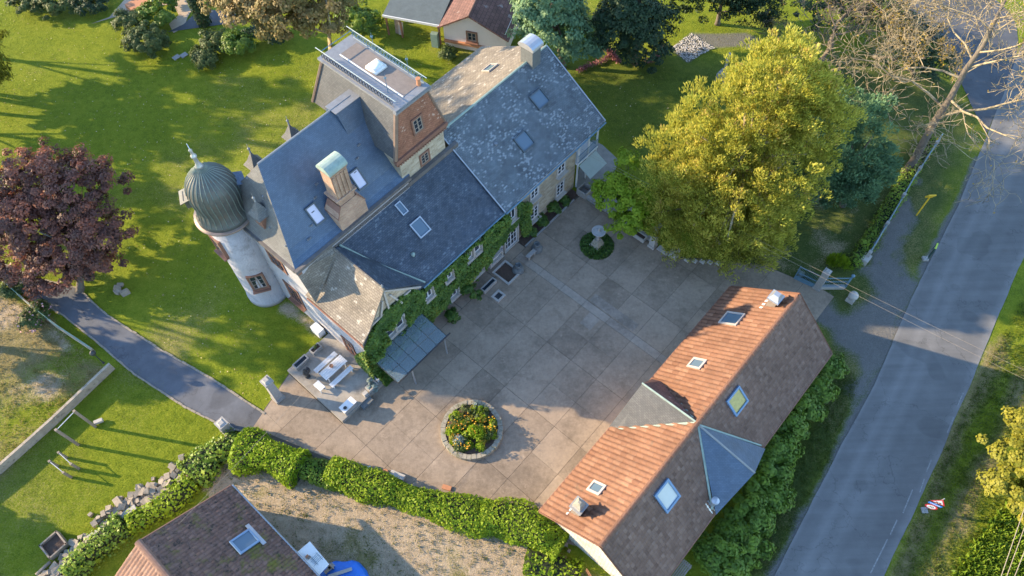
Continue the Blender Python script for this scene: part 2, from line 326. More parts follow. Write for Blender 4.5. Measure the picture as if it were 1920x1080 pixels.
def ground_mat():
    m, nt, N, L, B = nodes('ground_grass_soil')
    g = N.new('ShaderNodeNewGeometry').outputs['Position']
    a = N.new('ShaderNodeAttribute'); a.attribute_name = 'zone'; s = N.new('ShaderNodeSeparateColor'); L.new(a.outputs['Color'], s.inputs[0])
    big = noise(N, L, g, .22, 6, .7); mid = noise(N, L, g, 1.6, 5, .7); fin = noise(N, L, g, 9, 5, .75)
    x = math_(N, L, 'ADD', math_(N, L, 'MULTIPLY', big, .28), math_(N, L, 'ADD', math_(N, L, 'MULTIPLY', mid, .32), math_(N, L, 'MULTIPLY', fin, .4)))
    gr = ramp(N, [(.36, (.075, .118, .010)), (.5, (.175, .222, .014)), (.64, (.28, .295, .030))]); L.new(x, gr.inputs[0])
    dr = ramp(N, [(.3, (.12, .115, .04)), (.5, (.24, .20, .09)), (.7, (.38, .31, .17))]); L.new(x, dr.inputs[0])
    so_ = ramp(N, [(.3, (.24, .175, .115)), (.5, (.42, .33, .225)), (.7, (.58, .48, .35))]); L.new(x, so_.inputs[0])
    gv = ramp(N, [(.35, (.10, .10, .10)), (.5, (.17, .165, .155)), (.68, (.28, .265, .24))]); L.new(math_(N, L, 'ADD', math_(N, L, 'MULTIPLY', x, .5), math_(N, L, 'MULTIPLY', noise(N, L, g, 22, 3, .8), .5)), gv.inputs[0])
    def edge(ch, k=.55):                                               # zone edges broken up by the texture itself
        e = math_(N, L, 'ADD', s.outputs[ch], math_(N, L, 'MULTIPLY', math_(N, L, 'SUBTRACT', fin, .5), k*2))
        r = ramp(N, [(.28, (0, 0, 0)), (.72, (1, 1, 1))]); L.new(e, r.inputs[0]); return r.outputs[0]
    shade_gr = ramp(N, [(.35, (.028, .048, .018)), (.5, (.055, .082, .028)), (.66, (.10, .115, .045))]); L.new(x, shade_gr.inputs[0])  # darker grass ramp: tree shade put into the ground colour
    c = mixc(N, L, math_(N, L, 'MULTIPLY', a.outputs['Alpha'], .95), gr.outputs[0], shade_gr.outputs[0]); c = mixc(N, L, edge(1, .7), c, dr.outputs[0]); c = mixc(N, L, edge(0, .6), c, so_.outputs[0]); c = mixc(N, L, edge(2, .5), c, gv.outputs[0])
    sp = ramp(N, [(.74, (0, 0, 0)), (.78, (1, 1, 1))]); L.new(noise(N, L, g, 3.1, 2, .9), sp.inputs[0])
    c = mixc(N, L, math_(N, L, 'MULTIPLY', sp.outputs[0], .5), c, (.30, .27, .20))
    L.new(c, B.inputs['Base Color']); B.inputs['Roughness'].default_value = .95; B.inputs['Specular IOR Level'].default_value = .15
    h = math_(N, L, 'ADD', math_(N, L, 'MULTIPLY', noise(N, L, g, 5, 6, .75), 1), math_(N, L, 'MULTIPLY', noise(N, L, g, 26, 3, .7), .35))
    bump_(N, L, B, h, .9, .22)
    return m
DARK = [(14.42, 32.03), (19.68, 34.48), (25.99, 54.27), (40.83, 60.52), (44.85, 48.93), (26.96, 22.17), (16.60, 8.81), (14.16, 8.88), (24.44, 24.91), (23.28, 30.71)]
moss = np.maximum(.85*ss(sd_poly(P2, DARK)+n1*3, 2.5), .55*ss(sd_poly(P2, [(5.91, 56.59), (16.27, 59.21), (28.18, 57.16), (22.00, 46.84), (11.72, 42.80), (8.35, 48.03)])+n1*3, 3.0))  # mask of the shade painted into the grass, east garden and wing lawn
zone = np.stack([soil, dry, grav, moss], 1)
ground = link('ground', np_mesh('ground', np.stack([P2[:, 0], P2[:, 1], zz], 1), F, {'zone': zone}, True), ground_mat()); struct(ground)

# ---------------------------------------------------------------- road
def densify(pts, step=.8):
    out = []
    for a, b in zip(pts[:-1], pts[1:]):
        n = max(1, int(math.hypot(b[0]-a[0], b[1]-a[1])/step))
        out += [(a[0]+(b[0]-a[0])*k/n, a[1]+(b[1]-a[1])*k/n) for k in range(n)]
    return out+[pts[-1]]
def smoothline(pts, it=3):
    for _ in range(it):
        q = [pts[0]]
        for a, b in zip(pts[:-1], pts[1:]): q += [(a[0]*.75+b[0]*.25, a[1]*.75+b[1]*.25), (a[0]*.25+b[0]*.75, a[1]*.25+b[1]*.75)]
        pts = q+[pts[-1]]
    return pts
def ribbon(lft, rgt, n, z, rough=0.0, seed=3):
    def resample(p):
        p = np.array(p); d = np.r_[0, np.cumsum(np.hypot(*np.diff(p, axis=0).T))]; t = np.linspace(0, d[-1], n)
        return np.stack([np.interp(t, d, p[:, 0]), np.interp(t, d, p[:, 1])], 1)
    A, Bq = resample(lft), resample(rgt); K = 12; V = []; r = np.random.default_rng(seed)
    ja = np.convolve(r.normal(0, rough, n+8), np.ones(5)/3, 'same')[4:-4]; jb = np.convolve(r.normal(0, rough, n+8), np.ones(5)/3, 'same')[4:-4]
    for i in range(n):
        d = Bq[i]-A[i]; d = d/np.linalg.norm(d)
        a = A[i]+d*ja[i]; b = Bq[i]-d*jb[i]
        for k in range(K+1): q = a+(b-a)*k/K; V.append((q[0], q[1], z))
    F = [(i*(K+1)+k, i*(K+1)+k+1, (i+1)*(K+1)+k+1, (i+1)*(K+1)+k) for i in range(n-1) for k in range(K)]
    tt = np.tile(np.linspace(0, 1, K+1), n)
    return np_mesh('ribbon', V, F, {'t': tt})
def asphalt(name, base, tracks=True):
    m, nt, N, L, B = nodes(name); g = N.new('ShaderNodeNewGeometry').outputs['Position']
    mp = N.new('ShaderNodeMapping'); mp.inputs['Rotation'].default_value = (0, 0, R_(-65)); mp.inputs['Scale'].default_value = (.06, 1, 1); L.new(g, mp.inputs[0])
    st = noise(N, L, mp.outputs[0], 1.6, 5, .6); sp = noise(N, L, g, 60, 2, .8); bl = noise(N, L, g, .5, 5, .7)
    x = math_(N, L, 'ADD', math_(N, L, 'MULTIPLY', st, .33 if tracks else .1), math_(N, L, 'ADD', math_(N, L, 'MULTIPLY', sp, .25), math_(N, L, 'MULTIPLY', bl, .3 if tracks else .65)))
    r = ramp(N, [(.32, sc(base, .72)), (.5, base), (.68, sc(base, 1.35))]); L.new(x, r.inputs[0]); out = r.outputs[0]
    if tracks:                                                         # two pale wheel tracks, darker crown and right lane
        a = N.new('ShaderNodeAttribute'); a.attribute_name = 't'
        tr = ramp(N, [(0, (1.25,)*3), (.05, (1.0,)*3), (.16, (1.0,)*3), (.24, (1.22,)*3), (.32, (1.02,)*3), (.42, (1.15,)*3), (.52, (.92,)*3), (.66, (.95,)*3), (.74, (.86,)*3), (.9, (.88,)*3), (1, (1.2,)*3)])
        L.new(math_(N, L, 'ADD', a.outputs['Fac'], math_(N, L, 'MULTIPLY', math_(N, L, 'SUBTRACT', bl, .5), .05)), tr.inputs[0]); out = mixc(N, L, 1.0, out, tr.outputs[0], 'MULTIPLY')
    vo = N.new('ShaderNodeTexVoronoi'); vo.feature = 'DISTANCE_TO_EDGE'; vo.inputs['Scale'].default_value = .22
    nz = N.new('ShaderNodeTexNoise'); nz.inputs['Scale'].default_value = 1.1; nz.inputs['Detail'].default_value = 5; L.new(g, nz.inputs['Vector'])
    wv = N.new('ShaderNodeVectorMath'); wv.operation = 'MULTIPLY_ADD'; L.new(nz.outputs['Color'], wv.inputs[0]); wv.inputs[1].default_value = (2.6, 2.6, 0); L.new(g, wv.inputs[2]); L.new(wv.outputs[0], vo.inputs['Vector'])
    ck = ramp(N, [(0, (.62,)*3), (.007, (1,)*3)]); L.new(vo.outputs['Distance'], ck.inputs[0]); out = mixc(N, L, .8, out, ck.outputs[0], 'MULTIPLY')
    pt = ramp(N, [(.60, (1,)*3), (.63, (.84,)*3)]); L.new(noise(N, L, g, .3, 2, .4), pt.inputs[0]); out = mixc(N, L, 1.0, out, pt.outputs[0], 'MULTIPLY')
    L.new(out, B.inputs['Base Color']); B.inputs['Roughness'].default_value = .85; B.inputs['Specular IOR Level'].default_value = .35
    bump_(N, L, B, sp, .3, .01); return m
M['asphalt'] = asphalt('asphalt', (.165, .162, .158)); M['tar'] = asphalt('dark_asphalt', (.085, .09, .10), False); M['drive'] = asphalt('drive_chippings', (.105, .112, .128), False)
RL = smoothline([(11.80, 2.15), (16.60, 8.81), (22.29, 16.25), (26.93, 22.08), (32.39, 30.14), (38.12, 37.68), (42.06, 43.50), (45.20, 48.24), (48.48, 53.34), (52.83, 60.00), (61.47, 72.61)])
RR = smoothline([(18.28, 1.99), (23.90, 8.61), (28.73, 14.83), (34.23, 22.15), (40.70, 31.12), (45.78, 37.40), (50.45, 43.18), (54.52, 48.20), (58.60, 52.92), (63.68, 59.52), (73.51, 72.04)])
road = struct(link('road', ribbon(RL, RR, 150, .012, .05), M['asphalt']))
JL = smoothline([(34.57, 80.83), (38.14, 70.92), (41.50, 64.60), (43.42, 58.43), (43.90, 53.53), (43.87, 48.97), (44.03, 46.62)]); JR = smoothline([(46.73, 80.23), (48.43, 70.44), (51.42, 65.86), (52.39, 62.45), (52.03, 60.03), (50.05, 55.48), (47.70, 51.94)])
struct(link('side_road', ribbon(JL, JR, 80, .006, .05, 5), M['tar']))
mk = MB()                                                             # worn edge line of the right lane
M['marking'] = plain('worn_white_marking', (.225, .225, .22), .8, .5, 7, .2, 40, stain=((.15, .15, .15), 6, .5))
for a, b in ([(22.97, 8.80), (24.70, 10.93)], [(24.97, 11.23), (25.71, 12.17)], [(26.24, 12.62), (27.38, 14.20)], [(27.78, 13.93), (28.42, 14.92)], [(28.72, 15.40), (29.33, 16.27)], [(31.09, 18.19), (31.95, 19.39)], [(32.50, 20.20), (33.28, 21.23)]):
    d = Vector((b[0]-a[0], b[1]-a[1], 0)).normalized(); nrm = Vector((-d.y, d.x, 0))*.04
    mk.poly([Vector((*a, .018))-nrm, Vector((*a, .018))+nrm, Vector((*b, .018))+nrm, Vector((*b, .018))-nrm])
struct(mk.build('road_marking', M['marking']))
# the drive past the copper beech, with a stone edging
PA = [(-50.02, 39.76), (-43.03, 35.52), (-39.85, 33.92), (-35.75, 32.74), (-32.67, 30.13), (-27.66, 26.85), (-22.98, 24.12), (-18.61, 21.21)]; PB = [(-49.27, 37.76), (-42.54, 34.01), (-39.21, 31.84), (-36.11, 30.14), (-32.89, 27.73), (-29.27, 24.85), (-24.57, 21.87), (-21.50, 20.30), (-19.45, 19.75)]
struct(link('garden_drive', ribbon(PA, PB, 90, .02, .02, 8), M['drive']))
for nm, line in (('edging', PA), ('edging', PB)):
    ed = MB(); pts = densify(line, .42)
    for a, b in zip(pts[:-1], pts[1:]):
        c = Vector(((a[0]+b[0])/2, (a[1]+b[1])/2, .025)); d = Vector((b[0]-a[0], b[1]-a[1], 0)); l = d.length; d.normalize(); nn = Vector((-d.y, d.x, 0))
        k = random.uniform(.055, .08); c += nn*random.uniform(-.02, .02)
        ed.obox(c, d*(l*.47), nn*k, ZD*random.uniform(.03, .055))
    struct(ed.build('path_edging', plain('edging_stone'+nm, (.26, .225, .175), .9, .3, 5, .4, 25)))
struct(link('tar_patch', np_mesh('tar_patch', [(*q, .015) for q in [(-34.93, 63.82), (-31.87, 64.34), (-29.00, 64.79), (-27.95, 65.16), (-28.51, 66.87), (-32.42, 67.22), (-33.50, 64.99)]], [[0, 1, 2, 3, 4, 5, 6]]), M['tar']))
struct(link('sand_path', np_mesh('sand_path', [(*q, .01) for q in [(-43.39, 65.42), (-41.69, 66.44), (-40.21, 70.90), (-33.77, 70.61), (-32.96, 67.93), (-33.33, 66.07), (-33.38, 64.41), (-34.33, 63.63), (-35.08, 65.06), (-34.36, 66.45), (-35.30, 68.21), (-37.81, 67.98), (-40.35, 66.72)]], [list(range(13))]), plain('sand', (.42, .33, .24), .9, .15, 3, .4, 20)))
for q in ((-32.53, 60.20), (-33.23, 59.92)):
    pg = MB(); pg.obox((*q, .05), UD*.35, VD*.28, ZD*.04); struct(pg.build('stepping_slab', M['granite']))

# ---------------------------------------------------------------- courtyard of cast slabs, each its own piece
M['concrete'] = None
def slabmat(name, c, k):
    m, nt, N, L, B = nodes(name); g = N.new('ShaderNodeNewGeometry').outputs['Position']
    oi = N.new('ShaderNodeObjectInfo'); big = noise(N, L, g, .35, 6, .72); fin = noise(N, L, g, 3.5, 6, .75); spk = noise(N, L, g, 30, 2, .8)
    x = math_(N, L, 'ADD', math_(N, L, 'MULTIPLY', big, .45), math_(N, L, 'ADD', math_(N, L, 'MULTIPLY', fin, .3), math_(N, L, 'MULTIPLY', spk, .25)))
    x = math_(N, L, 'ADD', x, math_(N, L, 'MULTIPLY', math_(N, L, 'SUBTRACT', oi.outputs['Random'], .5), .12))
    r = ramp(N, [(.37, sc(c, .62)), (.5, c), (.63, sc(c, 1.32))]); L.new(x, r.inputs[0]); out = r.outputs[0]
    w = ramp(N, [(.57, (0, 0, 0)), (.70, (1, 1, 1))]); L.new(noise(N, L, g, .9, 8, .8), w.inputs[0])
    out = mixc(N, L, math_(N, L, 'MULTIPLY', w.outputs[0], .6), out, sc(c, 1.7))
    sh = N.new('ShaderNodeVectorMath'); sh.operation = 'ADD'; sh.inputs[1].default_value = (31, 17, 0); L.new(g, sh.inputs[0])
    d2 = ramp(N, [(.52, (0, 0, 0)), (.70, (1, 1, 1))]); L.new(noise(N, L, sh.outputs[0], .5, 7, .75), d2.inputs[0])
    out = mixc(N, L, math_(N, L, 'MULTIPLY', d2.outputs[0], .62), out, sc(c, .48))
    L.new(out, B.inputs['Base Color']); B.inputs['Roughness'].default_value = .9; B.inputs['Specular IOR Level'].default_value = .25
    bump_(N, L, B, math_(N, L, 'ADD', fin, spk), .35, .012); return m
M['slab'] = slabmat('cast_concrete', (.272, .212, .156), 1); M['slab_pale'] = slabmat('pale_concrete', (.295, .245, .195), 1)
def clip(poly, a, b):                                                 # keep left of a->b
    out = []; n = len(poly); s = lambda p: (b[0]-a[0])*(p[1]-a[1])-(b[1]-a[1])*(p[0]-a[0])
    for i in range(n):
        p, q = poly[i], poly[(i+1) % n]; sp, sq = s(p), s(q)
        if sp >= 0: out.append(p)
        if (sp >= 0) != (sq >= 0): t = sp/(sp-sq); out.append((p[0]+(q[0]-p[0])*t, p[1]+(q[1]-p[1])*t))
    return out
base = MB(W); base.prism([(.2, 27.6), (6.3, 29.3), (10.45, 29.6), (10.45, 24.1), (34.1, 24.1), (34.2, 13.4), (38.4, 7.2), (39.3, 2.6), (36.6, 1.2), (33, 1.5), (33, 6.5), (9.4, 5.6), (7.5, 10.7), (4.1, 17.7), (2.4, 21.2)], -.03, .004)
court = struct(base.build('courtyard', plain('courtyard_joints', (.10, .085, .065), .95, .3, 4, .3, 30)))
us = [-.2, 6.2, 11.1, 16.25, 21.2, 25.5, 26.2, 29.0, 33.9, 39.4]; vsl = [1.3, 3.8, 6.4, 8.8, 11.25, 13.7, 16.1, 18.35, 20.6, 23.15, 26.2, 29.2]
for i in range(len(us)-1):
    for j in range(len(vsl)-1):
        if vsl[j] >= 23.1 and us[i] >= 11: continue
        if us[i] >= 10 and us[i+1] < 34 and vsl[j+1] < 6.5: continue
        if us[i] >= 6.1 and vsl[j] > 23: continue
        g = .012
        polys = [[(us[i]+g, vsl[j]+g), (us[i+1]-g, vsl[j]+g), (us[i+1]-g, vsl[j+1]-g), (us[i]+g, vsl[j+1]-g)]]
        if us[i+1]-us[i] > 4 and (i*7+j*3) % 5 in (0, 3):                # some bays are cast as two
            mid = (us[i]+us[i+1])/2; polys = [[(us[i]+g, vsl[j]+g), (mid-g*.5, vsl[j]+g), (mid-g*.5, vsl[j+1]-g), (us[i]+g, vsl[j+1]-g)], [(mid+g*.5, vsl[j]+g), (us[i+1]-g, vsl[j]+g), (us[i+1]-g, vsl[j+1]-g), (mid+g*.5, vsl[j+1]-g)]]
        for p in polys:
            for a, b in (((.3, 27.5), (2.5, 21.2)), ((2.5, 21.2), (4.2, 17.8)), ((4.2, 17.8), (7.6, 10.8)), ((7.6, 10.8), (9.4, 5.6)), ((6.35, 29.25), (.3, 27.5)), ((34.1, 12.9), (34.1, 24)) if vsl[j] > 12.5 else ((39.3, 2.6), (38.3, 7.2)), ((38.4, 7.1), (34.1, 13.2)) if vsl[j] < 12.5 else ((34.1, 12.9), (34.1, 24))):
                if p: p = clip(p, a, b)
            if len(p) < 3: continue
            mb = MB(W); mb.prism(p, -.02, .03+random.uniform(-.004, .004))
            mb.build('slab', M['slab_pale'] if i == 5 else M['slab'], court)
for r in ((24.2, 25.45, 14.2, 15.2), (26.3, 27.1, 11.6, 15.9)):        # patch repairs beside the pale strip
    mb = MB(W); mb.box(r[0], r[1], r[2], r[3], .0, .039); mb.build('repair_patch', M['slab_pale'], court)
for k in range(4): mb = MB(W); mb.box(11.25+k*3.9, 15.1+k*3.9, 23.18, 24.2, -.02, .028); mb.build('slab', M['slab'], court)
mb = MB(W); mb.box(26.9, 33.4, 23.16, 23.3, 0, .16); mb.build('kerb', M['granite'], court)
mb = MB(W); mb.box(26.9, 34.2, 23.32, 24.2, -.01, .08); struct(mb.build('flower_border', M['soil']))
# raised terrace by the corner
tr = MB(W); tr.box(6.25, 10.48, 23.1, 29.35, 0, .42); tr.box(10.48, 11.2, 23.1, 24.0, 0, .42)
terrace = struct(tr.build('terrace', slabmat('terrace_concrete', (.27, .245, .21), 1)))
# NE corner: paved spot beside the gallery
struct(link('paved_corner', np_mesh('paved_corner', [(*q, .012) for q in [(5.84, 41.81), (6.77, 40.46), (10.13, 36.90), (11.24, 38.67), (9.34, 42.89), (10.00, 44.73), (8.71, 46.57), (7.89, 47.26), (6.94, 45.81)]], [list(range(9))]), plain('paving', (.25, .24, .22), .9, .25, 2, .4, 25)))

# ---------------------------------------------------------------- manor house
house = thing('manor_house', 'old manor with slate roofs, onion-domed round turret and tall red-tiled pavilion', 'house', W(22, 28))
def hp(name, m, fn, parent=None, smooth=False):
    b = MB(W); fn(b); return b.build(name, m, parent or house, smooth)
# walls
hp('wall', M['render'], lambda b: b.box(10.5, 20.6, 29.0, 37.9, 0, 10.0))['label'] = 'white rendered wall of the main block'
def f(b): b.prism([(10.5, 24.2), (25.6, 24.2), (25.6, 29.0), (10.5, 29.0)], 0, 5.75)
hp('wall', M['render'], f)['label'] = 'white rendered wall of the low front wing'
def f(b):
    b.box(25.6, 34.5, 24.2, 37.0, 0, 5.75); b.box(34.5, 37.2, 26.4, 37.0, 0, 5.75)
hp('wall', M['stone'], f)['label'] = 'pale rubble stone wall of the far wing'
def f(b):   # gable triangle of the wing
    pts = [(25.75, 24.2, 5.75), (25.75, 37.0, 5.75), (25.75, 30.4, 9.75)]
    b.poly([(25.6, q[1], q[2]) for q in pts][::-1]); b.poly([(37.1, q[1], q[2]) for q in pts])
hp('gable_wall', M['stone'], f)
def f(b):   # SE face of the pavilion above the low roof
    b.box(20.4, 24.8, 29.35, 36.7, 5, 12.3)
hp('pavilion_wall', M['stone'], f)
# main roof: bell-cast slopes in strips
EV = [(0, 0.0), (.10, .055), (.22, .155), (.40, .345), (.70, .67), (1, 1)]
u0, u1, v0, v1 = 10.2, 21.0, 29.2, 38.1; ru0, ru1, rv, ze, zr = 12.6, 21.0, 33.65, 10.0, 15.3
def prof(t):
    ts = [e[0] for e in EV]; return float(np.interp(t, ts, [e[1] for e in EV]))
def f(b):
    T = [e[0] for e in EV]
    for a, c in zip(T[:-1], T[1:]):
        za, zc = ze+(zr-ze)*prof(a), ze+(zr-ze)*prof(c)
        L_ = lambda t: (u0+(ru0-u0)*t, v0+(rv-v0)*t); 
        b.poly([(L_(a)[0], L_(a)[1], za), (u1, L_(a)[1], za), (u1, L_(c)[1], zc), (L_(c)[0], L_(c)[1], zc)])
        q = lambda t: v1+(rv-v1)*t
        b.poly([(u1, q(a), za), (L_(a)[0], q(a), za), (L_(c)[0], q(c), zc), (u1, q(c), zc)])
    b.poly([(u0, v1, ze-.02), (u1, v1, ze-.02), (u1, v0, ze-.02), (u0, v0, ze-.02)])
roof = hp('main_roof', M['slate'], f)
def f(b):
    T = [e[0] for e in EV]
    for a, c in zip(T[:-1], T[1:]):
        za, zc = ze+(zr-ze)*prof(a), ze+(zr-ze)*prof(c)
        ua, uc = u0+(ru0-u0)*a, u0+(ru0-u0)*c
        b.poly([(ua, v1+(rv-v1)*a, za), (ua, v0+(rv-v0)*a, za), (uc, v0+(rv-v0)*c, zc), (uc, v1+(rv-v1)*c, zc)])
hp('hip_slope', M['slate_tower'], f, roof)
def f(b): b.tube([(ru0, rv, zr+.02), (20.6, rv, zr+.02)], .07, 6)
hp('ridge_capping', M['lead'], f, roof)
def f(b):   # box gutter and cornice round the main eaves
    b.box(10.08, 20.9, 28.95, 29.22, 9.78, 10.06); b.box(10.05, 10.25, 29.2, 34.7, 9.78, 10.06)
hp('gutter', M['lead_dark'], f, roof)
def f(b): b.box(10.22, 10.5, 29.0, 37.9, 9.5, 9.78)
hp('cornice', M['brownwood'], f, roof)
def f(b):
    for k in range(34):
        t = .18+.5*((k*37) % 11)/11; u = 12.2+(k*1.37) % 7.5
        v = v0+(rv-v0)*t; z = ze+(zr-ze)*prof(t); b.box(u-.05, u+.05, v-.07, v+.04, z, z+.1)
    for k in range(9):
        t = .25+.6*((k*5) % 9)/9; v = v0+1.3+(k*.83) % 4.5; uu = u0+(ru0-u0)*t
        if v0+(rv-v0)*t < v < v1+(rv-v1)*t: b.box(uu-.05, uu+.05, v-.05, v+.05, ze+(zr-ze)*prof(t), ze+(zr-ze)*prof(t)+.12)
b_ = hp('snow_hooks', M['lead'], f, roof); stuff(b_)
# low front roof, its cross gable
hp('front_roof', M['slate_low'], lambda b: b.slab((13.2, 24.0, 5.72), (25.7, 24.0, 5.72), (25.7, 29.3, 9.35), (13.2, 29.3, 9.35), .14))
front = [o for o in house.children if o.name.startswith('front_roof')][0]
def f(b): b.box(13.2, 25.8, 29.0, 29.32, 9.2, 9.62)
hp('valley_gutter', M['lead_dark'], f, front)
def f(b): b.tube([(16.4, 23.93, 5.66), (25.5, 23.93, 5.66)], .07, 6)
hp('gutter', M['iron_blue'], f, front)
RT = (13.2, 9.55)
def f(b):
    P = [(10.1, 6.75), (10.9, 7.2), (11.9, 8.15), RT]
    for (ua, za), (ub, zb) in zip(P[:-1], P[1:]):
        t0 = (ua-10.1)/3.1; t1 = (ub-10.1)/3.1
        b.slab((ua, 29.3, za), (ua, 23.35+t0*.5, za), (ub, 23.35+t1*.5, zb), (ub, 29.3, zb), .12)
gab = hp('gable_roof', M['slate_warm'], f)
def f(b): b.slab((16.75, 24.05, 5.85), (13.2, 23.85, 9.55), (13.2, 28.9, 9.55), (13.9, 28.9, 9.15), .1)
hp('gable_roof', M['slate_low'], f)
hp('upper_slope', M['slate_warm'], lambda b: b.slab((10.15, 28.2, 6.85), (13.2, 28.5, 9.5), (13.2, 29.12, 9.85), (10.15, 29.12, 9.75), .08), gab)
def f(b): b.tube([(13.2, 23.85, 9.6), (13.2, 28.9, 9.6)], .09, 6)
hp('ridge_tiles', M['slate_warm'], f, gab)
def f(b): b.tube([(13.75, 28.95, 9.35), (14.8, 26.9, 7.95), (16.7, 24.05, 5.95)], .08, 5)
hp('copper_valley', M['verdigris'], f, gab)
def f(b): b.lathe((13.2, 23.95, 9.6), [(.05, 0), (.05, .25), (.1, .3), (.02, .5)], 8)
hp('finial', M['lead'], f, gab)
def f(b):   # half-timbered gable triangle
    b.poly([(10.9, 24.1, 5.7), (16.2, 24.1, 5.7), (13.2, 24.1, 9.3)])
hp('gable_wall', M['stone'], f)
def f(b):
    A = lambda u, z: Vector((u, 24.0, z))
    for a, c in (((10.8, 6.0), (13.2, 9.2)), ((13.2, 9.2), (16.2, 6.0)), ((11.6, 6.7), (15.3, 6.7)), ((13.2, 6.0), (13.2, 9.0)), ((12.2, 6.0), (12.9, 8.2)), ((14.4, 6.0), (13.6, 8.2))):
        d = (A(*c)-A(*a)); l = d.length; d.normalize(); b.obox((A(*a)+A(*c))/2, d*l/2, Vector((0, .05, 0)), d.cross(Vector((0, 1, 0)))*.07)
hp('timber_frame', M['dressed'], f)
def f(b): b.slab((10.15, 23.6, 5.75), (10.15, 29.2, 6.55), (10.2, 29.2, 6.7), (10.2, 23.6, 6.7), .06); b.tube([(10.05, 23.5, 6.62), (10.05, 29.1, 6.62)], .07, 6)
hp('gutter', M['brownwood'], f, gab)
# far wing roof
def f(b):
    b.slab((25.3, 23.85, 5.85), (37.8, 23.85, 5.85), (37.8, 30.4, 10.1), (25.3, 30.4, 10.1), .16)
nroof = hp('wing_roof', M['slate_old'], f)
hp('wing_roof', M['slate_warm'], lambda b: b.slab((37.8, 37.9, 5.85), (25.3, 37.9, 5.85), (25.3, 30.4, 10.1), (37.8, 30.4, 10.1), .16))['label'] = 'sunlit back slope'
hp('ridge_capping', M['verdigris'], lambda b: b.tube([(25.3, 30.4, 10.12), (37.8, 30.4, 10.12)], .1, 6), nroof)
hp('gutter', M['iron_blue'], lambda b: b.tube([(25.3, 23.78, 5.74), (37.8, 23.78, 5.74)], .08, 6), nroof)
for q in (25.27, 37.82): hp('verge', M['zinc'], lambda b: b.tube([(q, 23.85, 5.9), (q, 30.4, 10.16)], .06, 5), nroof)
def f(b): b.lathe((28.38, 27.53, 8.1), [(.09, 0), (.09, .25), (.14, .27), (.14, .33)], 10)
hp('roof_vent', M['lead'], f, nroof)
def f(b): b.lathe((17.43, 25.82, 6.85), [(.12, 0), (.12, .22), (.17, .25), (.05, .36)], 10)
hp('roof_vent', M['verdigris'], f, front)
# far chimney: rendered stack with a barrel-vault metal cowl
def f(b): b.box(35.3, 36.3, 29.75, 31.0, 9.2, 11.5)
ch = hp('chimney', M['darkstone'], f)
def f(b):
    n = 8
    for k in range(n):
        a0, a1 = math.pi*k/n, math.pi*(k+1)/n
        A = lambda a, u: (u, 30.37-.82*math.cos(a), 11.62+.42*math.sin(a))
        b.poly([A(a0, 35.15), A(a0, 36.45), A(a1, 36.45), A(a1, 35.15)])
    for u in (35.15, 36.45): b.poly([(u, 30.37-.82*math.cos(math.pi*k/n), 11.62+.42*math.sin(math.pi*k/n)) for k in range(n+1)])
    b.box(35.2, 36.4, 29.6, 31.14, 11.48, 11.63)
hp('cowl', M['zinc'], f, ch)
# pavilion with mansard sides
TB = (20.1, 25.0, 29.25, 38.0, 12.35); TT = (21.25, 23.95, 29.6, 36.9, 16.2)
def f(b):
    B4 = [(TB[0], TB[2], TB[4]), (TB[1], TB[2], TB[4]), (TB[1], TB[3], TB[4]), (TB[0], TB[3], TB[4])]; T4 = [(TT[0], TT[2], TT[4]), (TT[1], TT[2], TT[4]), (TT[1], TT[3], TT[4]), (TT[0], TT[3], TT[4])]
    for k in (1, 2, 3): b.poly([B4[k], B4[(k+1) % 4], T4[(k+1) % 4], T4[k]])
    b.poly(B4[::-1])
pav = hp('pavilion_roof', M['slate_pav'], f)
hp('tiled_face', M['redtile'], lambda b: b.poly([(TB[0], TB[2], TB[4]), (TB[1], TB[2], TB[4]), (TT[1], TT[2], TT[4]), (TT[0], TT[2], TT[4])]), pav)['label'] = 'red plain-tiled front slope with a small window'
for i_, j_, q in ((0, 2, .17), (1, 2, .1), (0, 3, .14)): hp('hip_capping', M['copper_brown'], lambda b: b.tube([(TB[i_], TB[j_]+.02, TB[4]), (TT[i_], TT[j_], TT[4])], q, 6), pav)
def f(b):
    b.box(20.0, 25.1, 29.08, 29.4, 11.97, 12.33); b.box(20.05, 25.05, 29.16, 29.4, 11.75, 11.97)
    for k in range(22): b.box(20.12+k*.222, 20.22+k*.222, 29.05, 29.3, 11.77, 11.95)
hp('cornice', M['brownwood'], f, pav)
def f(b):   # upper cornice and flat roof edge
    b.box(21.0, 24.2, 29.35, 37.15, 16.15, 16.32); b.box(20.95, 24.25, 29.3, 29.62, 16.0, 16.2)
hp('roof_edge', M['lead'], f, pav)
hp('felt_roof', M['felt'], lambda b: b.box(22.3, 23.85, 29.95, 36.2, 16.3, 16.345), pav)
hp('felt_edge', M['white'], lambda b: b.box(22.22, 22.3, 29.95, 36.2, 16.3, 16.37), pav)
def f(b):
    b.frus(23.0, 33.3, 16.34, 16.55, .55, .55, .5, .5); b.frus(23.0, 33.3, 16.55, 16.75, .45, .45, .25, .25)
hp('roof_light', M['plastic'], f, pav, True)
def cresting(b, ub):                                                  # iron cresting: rails, rings and spear points
    b.tube([(ub, 29.7, 16.36), (ub, 36.8, 16.36)], .025, 4); b.tube([(ub, 29.7, 17.0), (ub, 36.8, 17.0)], .03, 4)
    for k in range(24):
        v = 29.9+k*.295; pts = [(ub, v+.11*math.cos(t), 16.68+.2*math.sin(t)) for t in np.linspace(0, 2*math.pi, 9)]
        b.tube(pts, .022, 3, False); b.tube([(ub, v+.147, 16.36), (ub, v+.147, 17.0)], .016, 3)
hp('iron_cresting', M['iron_blue'], lambda b: cresting(b, 24.05), pav); hp('iron_cresting', M['iron'], lambda b: cresting(b, 21.2), pav)
